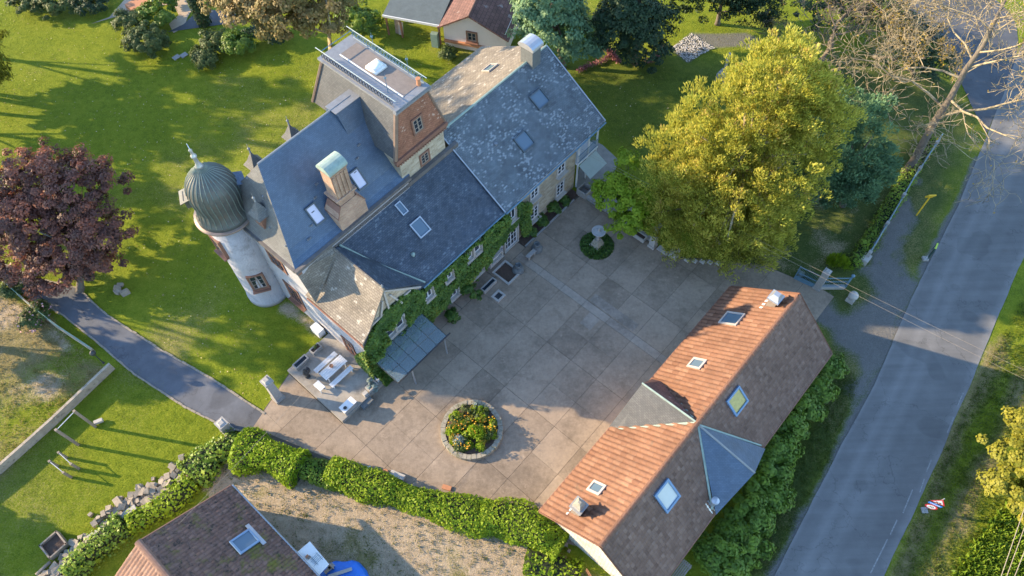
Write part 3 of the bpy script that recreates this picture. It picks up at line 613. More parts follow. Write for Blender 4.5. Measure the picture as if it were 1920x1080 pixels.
def f(b):
    for u in (21.2, 24.05): b.tube([(u, 29.4, 17.02), (u, 37.3, 17.02)], .035, 4)
    b.tube([(21.2, 36.75, 17.0), (24.05, 36.75, 17.0)], .035, 4)
    for u, v in ((24.05, 31.2), (24.05, 34.6), (21.9, 31.0)):
        b.tube([(u, v, 16.3), (u, v, 17.9)], [.035, .015], 4); b.obox((u, v, 17.6), (.12, 0, 0), (0, .02, 0), (0, 0, .02)); b.obox((u, v, 17.6), (0, .12, 0), (.02, 0, 0), (0, 0, .02))
hp('lightning_rods', M['iron_blue'], f, pav)
hp('flue_pot', M['terracotta'], lambda b: b.lathe((23.75, 29.95, 16.3), [(.16, 0), (.13, .5), (.17, .52), (.17, .6)], 10), pav)
# saddle between the ridge and the pavilion
def f(b):
    b.hexa([(18.9, 32.3, 13.4), (21.6, 32.3, 13.4), (21.6, 35.0, 13.4), (18.9, 35.0, 13.4)], [(18.9, 33.1, 15.3), (21.4, 33.1, 15.3), (21.4, 34.1, 15.3), (18.9, 34.1, 15.3)])
hp('saddle_roof', M['slate'], f); hp('saddle_capping', M['lead'], lambda b: b.box(18.8, 21.4, 33.05, 34.15, 15.3, 15.35))
# chimney stack on the eaves: shoulders, ribbed shaft, copper barrel cap
def f(b):
    b.hexa([(14.45, 29.15, 9.9), (16.85, 29.15, 9.9), (16.85, 30.6, 9.9), (14.45, 30.6, 9.9)], [(14.45, 29.2, 11.4), (16.85, 29.2, 11.4), (16.85, 30.6, 11.4), (14.45, 30.6, 11.4)])
    b.hexa([(14.45, 29.2, 11.4), (16.85, 29.2, 11.4), (16.85, 30.6, 11.4), (14.45, 30.6, 11.4)], [(14.85, 29.3, 12.1), (16.45, 29.3, 12.1), (16.45, 30.5, 12.1), (14.85, 30.5, 12.1)])
    b.box(14.98, 16.32, 29.38, 30.42, 12.1, 15.0); b.box(14.78, 16.52, 29.24, 30.56, 12.7, 12.85); b.hexa([(14.98, 29.38, 15.0), (16.32, 29.38, 15.0), (16.32, 30.42, 15.0), (14.98, 30.42, 15.0)], [(14.88, 29.24, 15.33), (16.42, 29.24, 15.33), (16.42, 30.56, 15.33), (14.88, 30.56, 15.33)])
    for k in range(4): b.box(15.06+k*.32, 15.2+k*.32, 29.3, 29.4, 12.9, 14.95)
ch = hp('chimney', M['brick'], f)
def f(b):
    b.slab((14.4, 29.15, 11.3), (14.4, 30.65, 11.3), (14.9, 30.55, 12.2), (14.9, 29.25, 12.2), .05); b.slab((16.9, 29.15, 11.3), (16.9, 30.65, 11.3), (16.4, 30.55, 12.2), (16.4, 29.25, 12.2), .05)
hp('shoulder_tiles', M['brownwood'], f, ch)
def f(b):
    n = 10
    for k in range(n):
        a0, a1 = math.pi*k/n, math.pi*(k+1)/n
        A = lambda a, u: (u, 29.9-.68*math.cos(a), 15.34+.5*math.sin(a))
        b.poly([A(a0, 14.88), A(a0, 16.42), A(a1, 16.42), A(a1, 14.88)])
    for u in (14.88, 16.42): b.poly([(u, 29.9-.68*math.cos(math.pi*k/n), 15.34+.5*math.sin(math.pi*k/n)) for k in range(n+1)])
hp('cap', M['verdigris'], f, ch)
# turret and its ribbed onion dome
TC = (10.05, 36.4)
tw = hp('turret', M['render'], lambda b: b.lathe((*TC, 0), [(1.74, 0), (1.74, .5), (1.66, .6), (1.62, 5), (1.62, 10.2)], 48), smooth=True)
def f(b): b.lathe((*TC, 10.1), [(1.63, 0), (1.78, .1), (2.1, .3), (2.16, .42), (2.1, .5), (1.6, .55)], 48)
hp('dome_gutter', M['copper_brown'], f, tw, True)
DP = [(1.96, 0), (1.80, .2), (1.66, .6), (1.59, 1.0), (1.63, 1.5), (1.68, 2.0), (1.67, 2.5), (1.56, 3.0), (1.35, 3.45), (1.05, 3.83), (.70, 4.15), (.42, 4.4), (.26, 4.62), (.2, 4.8)]
dome = hp('onion_dome', M['copper'], lambda b: b.lathe((*TC, 10.6), DP, 56), tw, True)
def f(b):
    for k in range(28):
        t = 2*math.pi*k/28
        b.tube([(TC[0]+(r+.02)*math.cos(t), TC[1]+(r+.02)*math.sin(t), 10.6+z) for r, z in DP[1:-1]], .035, 4, False)
hp('standing_seams', plain('seam_copper', (.16, .195, .178), .5, .25, 3, .1, 12, metal=.2), f, tw)
def f(b): b.lathe((*TC, 15.3), [(.3, -.1), (.24, .1), (.15, .3), (.13, .8), (.2, .9), (.2, 1.0), (.1, 1.1), (.09, 1.4), (.13, 1.5), (.03, 1.6), (.015, 2.1)], 12)
hp('finial', M['zinc'], f, tw, True)
for (a, d) in ((R_(150), 1), (R_(-20), 2)):                            # two small hooded dormers on the dome
    def f(b, a=a):
        c = Vector((TC[0]+1.65*math.cos(a), TC[1]+1.65*math.sin(a), 12.6)); r = Vector((math.cos(a), math.sin(a), 0)); s = Vector((-math.sin(a), math.cos(a), 0))
        b.obox(c-r*.25, r*.55, s*.42, ZD*.42); b.slab(c+r*.55-s*.62+ZD*.3, c+r*.55+s*.62+ZD*.3, c-r*.7+s*.62+ZD*.75, c-r*.7-s*.62+ZD*.75, .06)
    hp('dome_dormer', M['copper'] if d == 1 else M['slate'], f, tw)
# tent-roofed dormers
def dormer(u, v, z, du, dv):
    def f(b): b.box(u-.42, u+.42, v-.42, v+.42, z-1.1, z)
    d = hp('dormer', M['brownwood'], f)
    def g(b):
        e = .62
        for k, (p, q) in enumerate((((-e, -e), (e, -e)), ((e, -e), (e, e)), ((e, e), (-e, e)), ((-e, e), (-e, -e)))):
            b.poly([(u+p[0], v+p[1], z), (u+q[0], v+q[1], z), (u+q[0]*.55, v+q[1]*.55, z+.42), (u+p[0]*.55, v+p[1]*.55, z+.42)])
            b.poly([(u+p[0]*.55, v+p[1]*.55, z+.42), (u+q[0]*.55, v+q[1]*.55, z+.42), (u, v, z+1.25)])
        b.poly([(u-e, v-e, z), (u-e, v+e, z), (u+e, v+e, z), (u+e, v-e, z)])
    hp('dormer_roof', M['slate_tower'], g, d); hp('finial', M['lead'], lambda b: b.lathe((u, v, z+1.2), [(.08, 0), (.04, .25), (.1, .32), (.1, .4), (.02, .5), (.015, .8)], 8), d)
dormer(11.15, 33.0, 12.2, -1, 0); dormer(13.6, 36.6, 12.2, 0, 1); dormer(17.0, 36.6, 12.2, 0, 1)
# windows ------------------------------------------------------------
def window(parent, c, r, n, w, h, bars=(2, 3), surround='dressed', casing='white', sill=True, depth=.08, up=ZD):
    c, r, n = Vector(c), Vector(r), Vector(n)
    m = MB(); t = .13
    m.obox(c+r*(w/2+t/2), r*t/2, n*depth, up*(h/2+t)); m.obox(c-r*(w/2+t/2), r*t/2, n*depth, up*(h/2+t)); m.obox(c+up*(h/2+t/2), r*w/2, n*depth, up*t/2); m.obox(c-up*(h/2+t/2), r*w/2, n*depth, up*t/2)
    win = m.build('window', M[surround], parent)
    g = MB(); g.obox(c+n*.005, r*w/2, n*.02, up*h/2); g.build('pane', M['glass'], win)
    b = MB(); e = .045
    for s in (-1, 1): b.obox(c+r*s*(w/2-e)+n*.03, r*e, n*.025, up*h/2); b.obox(c+up*s*(h/2-e)+n*.03, r*(w/2-2*e), n*.025, up*e)
    for k in range(1, bars[0]): b.obox(c+r*(w*(k/bars[0]-.5))+n*.03, r*(.045 if k*2 == bars[0] else .02), n*.024, up*(h/2-2*e))
    for k in range(1, bars[1]): b.obox(c+up*(h*(k/bars[1]-.5))+n*.03, r*(w/2-2*e), n*.022, up*.02)
    b.build('casement', M[casing], win)
    if sill: q = MB(); q.obox(c-up*(h/2+t+.05)+n*.14, r*(w/2+t+.06), n*.2, up*.05); q.build('sill', M[surround], win)
    return win
def fwin(u, z, w, h, **k): return window(house, W(u, 24.2, z), UD, -VD, w, h, **k)
for u in (12.8, 13.75): fwin(u, 4.0, .75, 1.35, depth=.3, bars=(1, 2))
for u in (16.8, 18.95): fwin(u, 4.35, .8, 1.4, depth=.3, bars=(2, 1))
for u in (21.25, 22.15): fwin(u, 4.45, .75, 1.35, depth=.3, bars=(1, 2))
fwin(26.25, 4.5, .9, 1.5, depth=.2, bars=(2, 1))
for u in (29.1, 32.5): fwin(u, 4.55, .95, 1.45); fwin(u, 1.75, .95, 1.5)
fwin(19.15, 1.3, .9, 1.1, depth=.3, bars=(2, 1)); fwin(21.9, 1.2, 1.3, .7, depth=.3, bars=(2, 1)); fwin(14.5, 1.35, 1.0, 1.9, depth=.25)
fwin(26.1, 1.25, 1.5, 2.1, bars=(4, 3), sill=False, depth=.2);
fwin(24.1, .75, 1.3, .6, depth=.3, bars=(2, 1))
def swin(v, z, w, h, **k): return window(house, W(10.5, v, z), -VD, -UD, w, h, surround='brownwood', casing='brownwood', **k)
swin(32.5, 2.9, 1.5, 2.3, bars=(3, 2)); swin(32.7, 7.3, 1.6, 1.5, bars=(3, 2), sill=False); swin(26.6, 1.6, 1.0, 2.1, bars=(2, 2), sill=False)
for a, z in ((R_(238), 3.6), (R_(178), 8.0)):
    n = W(math.cos(a), math.sin(a), 0); window(house, W(TC[0]+1.6*math.cos(a), TC[1]+1.6*math.sin(a), z), ZD.cross(n), n, 1.0, 1.7, surround='brownwood', casing='oldwood', bars=(2, 3), depth=.12)
upv = (W(0, .35, 0)+Vector((0, 0, 4.2))).normalized(); tnr = UD.cross(upv).normalized()
window(house, W(22.6, 29.41, 13.85)+tnr*.05, UD, tnr, .8, 1.15, surround='brownwood', casing='oldwood', up=upv, sill=False)
window(house, W(22.7, 29.35, 10.35), UD, -VD, .75, .95, surround='brownwood', casing='oldwood', sill=False)
# skylights ----------------------------------------------------------
def skylight(parent, u, v, z, wu, ws, e2, frame='frame', pane='skyglass', lift=.1, rim=.09, uu=UD):
    """u,v,z centre on the slope, width along the ridge, length up the slope; e2 = upslope direction"""
    c = W(u, v, z); e2 = Vector(e2).normalized(); n = uu.cross(e2); n = (n if n.z > 0 else -n).normalized()
    m = MB()
    for s in (-1, 1): m.obox(c+uu*s*(wu/2-rim/2)+n*lift/2, uu*rim/2, e2*ws/2, n*lift/2); m.obox(c+e2*s*(ws/2-rim/2)+n*lift/2, uu*(wu/2-rim), e2*rim/2, n*lift/2)
    s = m.build('skylight', M[frame], parent); g = MB(); g.obox(c+n*lift*.35, uu*(wu/2-rim), e2*(ws/2-rim), n*.01); g.build('pane', M[pane], s); return s
def up(dv, dz): return W(0, dv, 0)+Vector((0, 0, dz))
for (u, v) in ((13.68, 30.68), (17.65, 30.7)): skylight(house, u, v, ze+(zr-ze)*prof((v-v0)/(rv-v0))+.02, .85, 1.45, up(4.45, 5.9), pane='blind', lift=.14)
skylight(house, 19.05, 28.37, 5.72+(28.37-24)*.685+.02, .55, 1.0, up(5.3, 3.63), 'zinc', lift=.12, rim=.08); skylight(house, 19.2, 26.78, 5.72+(26.78-24)*.685+.02, 1.1, 1.3, up(5.3, 3.63), 'zinc', lift=.14)
for (u, v) in ((34.05, 27.95), (30.5, 26.5)): skylight(house, u, v, 5.85+(v-23.85)*.649+.02, 1.38, 1.35, up(6.55, 4.25), lift=.16)
skylight(house, 34.2, 33.4, 5.85+(37.9-33.4)*.567+.02, 1.15, 1.0, up(-7.5, 4.25), 'frame_pale', lift=.14)
# gallery and awning at the far end
def f(b):
    b.box(34.55, 37.3, 23.95, 26.4, 3.0, 3.18)

gal = hp('gallery', M['white'], f)
for q in (34.7, 36.0, 37.2): hp('post', M['white'], lambda b: b.box(q-.06, q+.06, 24.0, 24.12, 0, 5.8), gal)
def f(b):
    for z in (3.3, 4.1): b.tube([(34.6, 24.0, z), (37.3, 24.0, z)], .035, 4); b.tube([(37.3, 24.0, z), (37.3, 26.3, z)], .035, 4)
    for k in range(20): b.tube([(34.65+k*.14, 24.0, 3.2), (34.65+k*.14, 24.0, 4.1)], .018, 4)
    for k in range(16): b.tube([(37.3, 24.05+k*.14, 3.2), (37.3, 24.05+k*.14, 4.1)], .018, 4)
hp('railing', M['iron_blue'], f, gal)
hp('awning', M['awning'], lambda b: b.slab((34.8, 22.7, 2.05), (37.1, 22.7, 2.05), (37.1, 24.0, 2.75), (34.8, 24.0, 2.75), .03), gal)
# glazed canopy over the entrance
can = hp('canopy', M['iron'], lambda b: [b.tube([(10.55, 21.25, 2.58), (16.0, 21.25, 2.58)], .07, 6), b.tube([(10.55, 24.0, 2.98), (15.75, 24.0, 2.98)], .05, 5)]+[b.tube([(u, 21.25, 2.58), (u, 24.1, 2.99)], .03, 4) for u in (10.6, 11.6, 12.6, 13.6, 14.6, 15.65)])
m, nt, N, L, B = nodes('canopy_glass'); B.inputs['Base Color'].default_value = (.42, .52, .56, 1); B.inputs['Roughness'].default_value = .1; B.inputs['Transmission Weight'].default_value = .75; B.inputs['IOR'].default_value = 1.3; M['canopy'] = m
for i in range(5):
    for j in range(3):
        ua = 10.63+i*1.005; va = 21.28+j*.94; z = lambda v: 2.62+(v-21.25)*.146
        hp('pane', M['canopy'], lambda b: b.slab((ua, va, z(va)), (ua+.97, va, z(va)), (ua+.97, va+.91, z(va+.91)), (ua, va+.91, z(va+.91)), .02), can)
hp('post', M['zinc'], lambda b: b.tube([(12.0, 21.3, 0), (12.0, 21.3, 2.55)], .06, 8), can)
hp('post', M['zinc'], lambda b: b.tube([(15.4, 21.3, 0), (15.4, 21.3, 2.55)], .06, 8), can)

# ---------------------------------------------------------------- interlocking tiles as real relief
def tiles(a, e1, e2, wd, ln, cw=.30, ch=.37, amp=.04, lift=.028, seed=1, skip=None):
    """a = lower corner, e1 along the eaves, e2 upslope; one raised roll and one step per tile"""
    r = np.random.default_rng(seed); a, e1, e2 = np.array(a), np.array(e1), np.array(e2); n = np.cross(e1, e2); n = n/np.linalg.norm(n); n = n if n[2] > 0 else -n
    nc, nr = int(round(wd/cw)), int(round(ln/ch)); cw = wd/nc; ch = ln/nr
    px = np.array([0, .22, .45, .68, .9, 1.0])*cw; ph = np.array([.15, .75, 1, .75, .1, .15])*amp; V = []; F = []; C = []
    for j in range(nr):
        for i in range(nc):
            b = a+e1*(i*cw)+e2*(j*ch); t = r.normal(0, .006); k = len(V); c = np.clip(r.normal(.5, .2), 0, 1)
            for (s, l) in ((0, lift+t), (1.06, t)):
                for x, h in zip(px, ph): V.append(b+e1*x+e2*(s*ch)+n*(h+l))
            for x, h in zip(px, ph): V.append(b+e1*x+n*(h-.02))
            F += [(k+q, k+q+1, k+6+q+1, k+6+q) for q in range(5)]+[(k+12+q, k+12+q+1, k+q+1, k+q) for q in range(5)]
            C += [c]*18
    return np_mesh('tiles', np.array(V), np.array(F), {'c': np.array(C)})
def ridge_tile(parent, mat, p0, p1, r=.15, l=.42):
    p0, p1 = Vector(p0), Vector(p1); d = p1-p0; n = int(d.length/l); d.normalize()
    s = d.cross(ZD).normalized(); up_ = s.cross(d)
    mb = MB(); k = 6
    for (x, q) in ((0, r*1.12), (1.0, r*.95)):
        for t in range(k+1): mb.p((x*l*1.08, q*math.cos(math.pi*t/k), q*.8*math.sin(math.pi*t/k)))
    mb.f = [[t, t+1, k+1+t+1, k+1+t] for t in range(k)]; mb.f += [list(range(k+1))[::-1]]
    mb.c = [random.random() for _ in mb.v]; me = mb.mesh('ridge_tile'); me.materials.append(mat)
    for i in range(n):
        M_ = Matrix((( d.x, s.x, up_.x, 0), (d.y, s.y, up_.y, 0), (d.z, s.z, up_.z, 0), (0, 0, 0, 1))); M_.translation = p0+d*(i*l+random.uniform(-.01, .01))+ZD*random.uniform(-.01, .01)
        o = bpy.data.objects.new('ridge_tile', me); col.objects.link(o); o.parent = parent; o.matrix_parent_inverse = root_inv(parent); o.matrix_basis = M_
# ---------------------------------------------------------------- long barn between yard and road
barn = thing('barn', 'long low barn with orange pantiled roof and slate cross gables beside the road', 'barn', W(21.5, 3.3))
def bp(name, m, fn, parent=None, smooth=False):
    b = MB(W); fn(b); return b.build(name, m, parent or barn, smooth)
bu0, bu1 = 10.2, 32.8; bn, bs, brv, be, br = 7.6, -.95, 3.05, 3.0, 6.9
def f(b):
    b.box(10.75, 32.3, -.5, 7.1, 0, 3.1)
    for u, k in ((10.75, 1), (32.3, -1)):
        t = [(u, -.5, 3.1), (u, 7.1, 3.1), (u, brv, 6.7)]; b.poly(t if k < 0 else t[::-1])
bp('wall', M['stone_white'], f)
def f(b):
    b.slab((bu0, bn, be), (bu1, bn, be), (bu1, brv, br), (bu0, brv, br), .12); b.slab((bu1, bs, be), (bu0, bs, be), (bu0, brv, br), (bu1, brv, br), .12)
bp('roof_deck', M['oldwood'], f)
eN = np.array(W(0, brv-bn, 0)); eN[2] = br-be; lN = np.linalg.norm(eN); eS = np.array(W(0, brv-bs, 0)); eS[2] = br-be; lS = np.linalg.norm(eS)
o = link('roof_tiles', tiles(W(bu0, bn, be+.02), UD, eN/lN, bu1-bu0, lN, .37, .60, .11, .012, seed=2), M['barn_tile'], barn); stuff(o); o['label'] = 'orange clay tiles of the courtyard slope'
o = link('roof_tiles', tiles(W(bu1, bs, be+.02), -UD, eS/lS, bu1-bu0, lS, .24, .30, .03, .02, seed=3), M['barn_tile_old'], barn); stuff(o); o['label'] = 'dark weathered tiles of the road slope'
ridge_tile(barn, M['barn_tile'], W(bu0, brv, br+.05), W(bu1, brv, br+.05), .17, .42)
def f(b):
    b.tube([(bu0, bn+.05, be-.06), (bu1, bn+.05, be-.06)], .075, 6); b.tube([(bu0, bs-.05, be-.06), (bu1, bs-.05, be-.06)], .075, 6)
bp('gutter', M['brownwood'], f)
for q in (bu0-.02, bu1+.02):
    for k in (bn, bs): bp('verge', M['barn_tile'], lambda b: b.tube([(q, k, be+.03), (q, brv, br+.05)], .06, 5))
# slate cross gables
def f(b):
    b.slab((17.75, 7.75, 3.0), (17.75, 6.9, 3.35), (20.2, 3.1, 6.95), (20.3, 7.35, 6.55), .08)
gw = bp('cross_gable', M['slate_pav'], f); gw['label'] = 'grey slate gable facing the yard'
bp('cross_gable_slope', M['brown_tile'], lambda b: b.slab((22.85, 6.95, 3.3), (22.6, 7.6, 3.1), (20.3, 7.35, 6.55), (20.2, 3.1, 6.95), .08), gw)
bp('ridge_capping', M['verdigris'], lambda b: [b.tube([(20.2, 3.1, 6.98), (20.3, 7.38, 6.6)], .07, 5), b.tube([(17.75, 7.3, 3.25), (20.2, 3.1, 6.93)], .09, 5), b.tube([(22.9, 7.0, 3.35), (20.2, 3.1, 6.93)], .07, 5)], gw)
bp('gable_front', M['render_pink'], lambda b: b.prism([(17.95, 7.1), (22.4, 7.1), (22.4, 7.3), (17.95, 7.3)], 0, 3.1) or b.poly([(17.95, 7.3, 3.1), (22.4, 7.3, 3.1), (20.25, 7.3, 6.3)][::-1]), gw)
def f(b):
    b.slab((17.5, -1.1, 3.15), (20.7, -1.45, 4.9), (20.2, 2.9, 6.8), (20.15, 2.95, 6.8), .08)
ge = bp('cross_gable', M['slate'], f); ge['label'] = 'blue slate gable facing the road'
bp('cross_gable_slope', M['slate'], lambda b: b.slab((20.7, -1.45, 4.9), (23.35, -1.15, 3.2), (20.25, 2.95, 6.8), (20.2, 2.9, 6.8), .08), ge)
bp('ridge_capping', M['lead'], lambda b: b.tube([(20.2, 2.9, 6.83), (20.7, -1.45, 4.95)], .07, 5), ge)
bp('copper_valley', M['verdigris'], lambda b: [b.tube([(17.55, -.7, 3.4), (20.15, 2.95, 6.85)], .08, 5), b.tube([(23.3, -.8, 3.3), (20.2, 2.95, 6.85)], .08, 5)], ge)
bp('gable_front', M['render_pink'], lambda b: b.poly([(17.6, -1.0, 2.9), (23.2, -1.0, 2.9), (20.7, -1.0, 4.8)]), ge)
upN, upS = Vector(eN/lN), Vector(eS/lS)
zN = lambda v: be+(bn-v)*(br-be)/(bn-brv)+.13; zS = lambda v: be+(v-bs)*(br-be)/(brv-bs)+.06
skylight(barn, 29.42, 5.78, zN(5.78), 1.25, 1.6, upN, 'frame_pale', lift=.12, rim=.12); skylight(barn, 24.77, 5.66, zN(5.66), .95, 1.2, upN, 'frame_pale', lift=.1, rim=.15); skylight(barn, 13.32, 5.53, zN(5.53), .85, 1.2, upN, 'frame_pale', lift=.1, rim=.15)
M['amber'] = plain('amber_blind', (.42, .34, .10), .35, .3, 4, 0); M['paleblind'] = plain('pale_blind', (.55, .56, .52), .4, .05, 1, 0)
skylight(barn, 23.6, 2.05, zS(2.05), 1.5, 1.42, upS, 'frame_blue', 'amber', lift=.14, rim=.13); skylight(barn, 15.53, 1.9, zS(1.9), 1.45, 1.65, upS, 'frame_blue', 'paleblind', lift=.14, rim=.14)
def f(b): b.box(11.12, 11.72, 5.25, 5.85, 4.2, 6.05)
ch = bp('chimney', M['oldwood'], f)
bp('chimney_cap', M['granite'], lambda b: [b.box(10.98, 11.86, 5.11, 5.99, 6.05, 6.16), b.frus(11.42, 5.55, 6.16, 6.45, .3, .3, .24, .24)], ch)
bp('cap_rubble', M['mossy'], lambda b: b.frus(11.42, 5.55, 6.45, 6.85, .3, .3, .08, .1), ch)
bp('lead_flashing', M['white'], lambda b: b.slab((10.9, 6.05, zN(6.05)), (12.0, 6.05, zN(6.05)), (12.0, 5.95, zN(5.95)+.02), (10.9, 5.95, zN(5.95)+.02), .03), ch)
ch = bp('chimney', M['oldwood'], lambda b: b.box(31.1, 31.75, 3.85, 4.45, 5.4, 6.95))
bp('cowl', M['zinc'], lambda b: [b.box(30.95, 31.9, 3.7, 4.6, 6.95, 7.05), b.frus(31.42, 4.15, 7.05, 7.45, .42, .4, .2, .2)], ch)
bp('lead_flashing', M['white'], lambda b: b.slab((30.9, 4.72, zN(4.72)), (31.95, 4.72, zN(4.72)), (31.95, 4.55, zN(4.55)), (30.9, 4.55, zN(4.55)), .04), ch)
bp('flue_pipe', M['zinc'], lambda b: [b.lathe((17.75, -.55, 3.2), [(.16, 0), (.16, 1.0), (.2, 1.02), (.2, 1.1), (.26, 1.2), (.26, 1.28), (.1, 1.36)], 14), b.slab((17.35, -.9, zS(-.9)), (18.15, -.9, zS(-.9)), (18.15, -.2, zS(-.2)), (17.35, -.2, zS(-.2)), .02)])
# lean-to and slatted gate at the road end of the barn
lt = thing('lean_to', 'dark blue corrugated lean-to roof under the barn eaves', 'shed', W(10.5, -1.9))
lb = MB(W)
for k in range(14): lb.slab((9.6+k*.2, -3.0, 2.2), (9.75+k*.2, -3.0, 2.2), (9.75+k*.2, -.6, 2.75), (9.6+k*.2, -.6, 2.75), .03)
lb.slab((9.6, -3.0, 2.17), (12.4, -3.0, 2.17), (12.4, -.6, 2.72), (9.6, -.6, 2.72), .02); lb.build('corrugated_roof', plain('blue_sheet', (.04, .09, .13), .4, .15, 3, 0), lt)
for u in (9.8, 12.2): lb = MB(W); lb.box(u-.06, u+.06, -2.9, -2.78, 0, 2.15); lb.build('post', M['oldwood'], lt)
pb = thing('slatted_pallet', 'grey slatted wooden rack beside the lean-to', 'pallet', W(13.2, -1.3))
for k in range(8):
    b = MB(W); b.box(12.45, 14.2, -1.75+k*.13, -1.66+k*.13, 2.0, 2.04); b.build('slat', M['oldwood'], pb)
b = MB(W); [b.box(u, u+.08, -1.8, -.7, 1.92, 2.0) for u in (12.6, 14.0)]; [b.box(u, u+.08, -1.78, -1.7, 0, 1.92) for u in (12.6, 14.0)]; [b.box(u, u+.08, -.8, -.72, 0, 1.92) for u in (12.6, 14.0)]; b.build('frame', M['oldwood'], pb)
# ---------------------------------------------------------------- neighbour's mossy tiled house
nb = thing('neighbour_house', 'low house with mossy brown tiled roof and round ridge tiles beside the hedge', 'house', W(-7, 19))
def npart(name, m, fn, parent=None):
    b = MB(W); fn(b); return b.build(name, m, parent or nb)
nr, nz, nev, nez, nv1, nv0 = -7.64, 6.1, -1.95, 3.1, 24.1, 10.0
npart('wall', M['render_pink'], lambda b: [b.box(-12.8, -2.4, 10, 23.7, 0, 3.2), b.poly([(-12.8, 23.7, 3.2), (-2.4, 23.7, 3.2), (nr, 23.7, 6.2)][::-1])])
npart('roof_deck', M['oldwood'], lambda b: [b.slab((nev, nv0, nez), (nev, nv1, nez), (nr, nv1, nz), (nr, nv0, nz), .12), b.slab((-13.3, nv1, nez), (-13.3, nv0, nez), (nr, nv0, nz), (nr, nv1, nz), .12)])
e = np.array(W(nr-nev, 0, 0)); e[2] = nz-nez; ln = np.linalg.norm(e)
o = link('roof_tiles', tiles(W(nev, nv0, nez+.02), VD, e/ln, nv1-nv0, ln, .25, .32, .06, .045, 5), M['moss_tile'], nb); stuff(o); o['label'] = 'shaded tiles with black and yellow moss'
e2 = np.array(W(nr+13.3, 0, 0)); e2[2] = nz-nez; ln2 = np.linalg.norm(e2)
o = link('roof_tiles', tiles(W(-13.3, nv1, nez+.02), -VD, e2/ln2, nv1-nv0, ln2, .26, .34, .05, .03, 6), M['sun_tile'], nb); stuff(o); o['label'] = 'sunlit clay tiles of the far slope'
ridge_tile(nb, M['sun_tile'], W(nr, nv1, nz+.05), W(nr, nv0, nz+.05), .21, .45)
npart('verge', M['sun_tile'], lambda b: b.tube([(nr, nv1, nz+.03), (nev, nv1, nez+.03)], .07, 5)); npart('gutter', M['zinc'], lambda b: b.tube([(nev+.06, nv1, nez-.05), (nev+.06, nv0, nez-.05)], .08, 6))
zn = lambda u: nez+(nev-u)*(nz-nez)/(nev-nr)+.14
c = W(*(-3.56, 20.11), 0); cu, cv = c.dot(UD), c.dot(VD)
skylight(nb, cu, cv, zn(cu), 1.15, 1.45, e, 'frame_blue', 'skyglass', lift=.12, rim=.12, uu=VD)
npart('lead_flashing', M['zinc'], lambda b: b.slab((cu+.85, cv-.9, zn(cu+.85)+.03), (cu+.85, cv+.9, zn(cu+.85)+.03), (cu+.62, cv+.9, zn(cu+.62)+.05), (cu+.62, cv-.9, zn(cu+.62)+.05), .03))
# corrugated sheet roof, tarpaulin and bricks by the neighbour's eaves
cs = thing('sheet_shelter', 'white corrugated sheet shelter standing against the mossy house', 'shelter', W(-.9, 16.3))
A_, B_, C_, D_ = [Vector(q) for q in ((-14.32, 10.67, 2.45), (-13.61, 11.40, 2.20), (-12.21, 9.94, 2.20), (-12.75, 9.20, 2.45))]
b = MB(); n = 26
for k in range(n):
    t0, t1, t2 = k/n, (k+.5)/n, (k+1)/n; P = lambda t: (A_.lerp(D_, t), B_.lerp(C_, t)); z = ZD*.035
    b.poly([P(t0)[0], P(t0)[1], P(t1)[1]+z, P(t1)[0]+z]); b.poly([P(t1)[0]+z, P(t1)[1]+z, P(t2)[1], P(t2)[0]])
b.build('corrugated_sheet', M['plastic'], cs)
for q in (A_, B_, C_, D_): b = MB(); b.obox((q.x*.96+(A_.x+C_.x)*.02, q.y*.96+(A_.y+C_.y)*.02, q.z/2-.02), (.04, 0, 0), (0, .04, 0), (0, 0, q.z/2)); b.build('post', M['oldwood'], cs)
for i, (k, s, mt, lb_) in enumerate(((.33, .4, 'terracotta', 'red brick lying on the white corrugated sheet'), (.4, .45, 'oldwood', 'tan brick lying on the white corrugated sheet'))):
    q = A_.lerp(D_, k).lerp(B_.lerp(C_, k), s-.1); b = MB(); b.obox(q+ZD*.1, UD*.11, VD*.07, ZD*.05); tag(b.build('brick', M[mt], None), lb_, 'brick')
q = A_.lerp(D_, .6).lerp(B_.lerp(C_, .6), .45)+ZD*.06; b = MB()
for k in range(5): b.tube([q+UD*(-.5)+VD*(k*.11-.2), q+UD*.5+VD*(k*.11-.2)], .012, 4)
for k in range(3): b.tube([q+UD*(k*.4-.4)-VD*.35, q+UD*(k*.4-.4)+VD*.35], .012, 4)
tag(b.build('wire_grid', M['iron_blue'], None), 'dark wire rack lying on the white corrugated sheet', 'rack')
tq = (-11.69, 9.10, 0.60); b = MB(); tb = []
for k in range(26):
    t = 2*math.pi*k/26; tb.append((1.5+.12*math.sin(3*t)+.06*math.sin(7*t), t))
for r, z in ((1.06, 0), (1.0, .45), (.92, .6), (.5, .72), (.02, .78)):
    for q, t in tb: b.p((tq[0]+q*r*math.cos(t), tq[1]+q*r*math.sin(t), z+.03*math.sin(5*t+r*9)))
for k in range(4):
    for j in range(26): b.f.append([k*26+j, k*26+(j+1) % 26, (k+1)*26+(j+1) % 26, (k+1)*26+j])
tag(b.build('tarpaulin', M['tarp'], None, True), 'bright blue tarpaulin over a low heap beside the sheet shelter', 'tarpaulin')
q = Vector((-11.77, 9.66, 0.80)); b = MB(); b.obox(q+ZD*.05, (.75, .22, 0), (-.03, .1, 0), ZD*.04); tag(b.build('board', M['dressed'], None), 'pale plank weighing down the blue tarpaulin', 'plank')
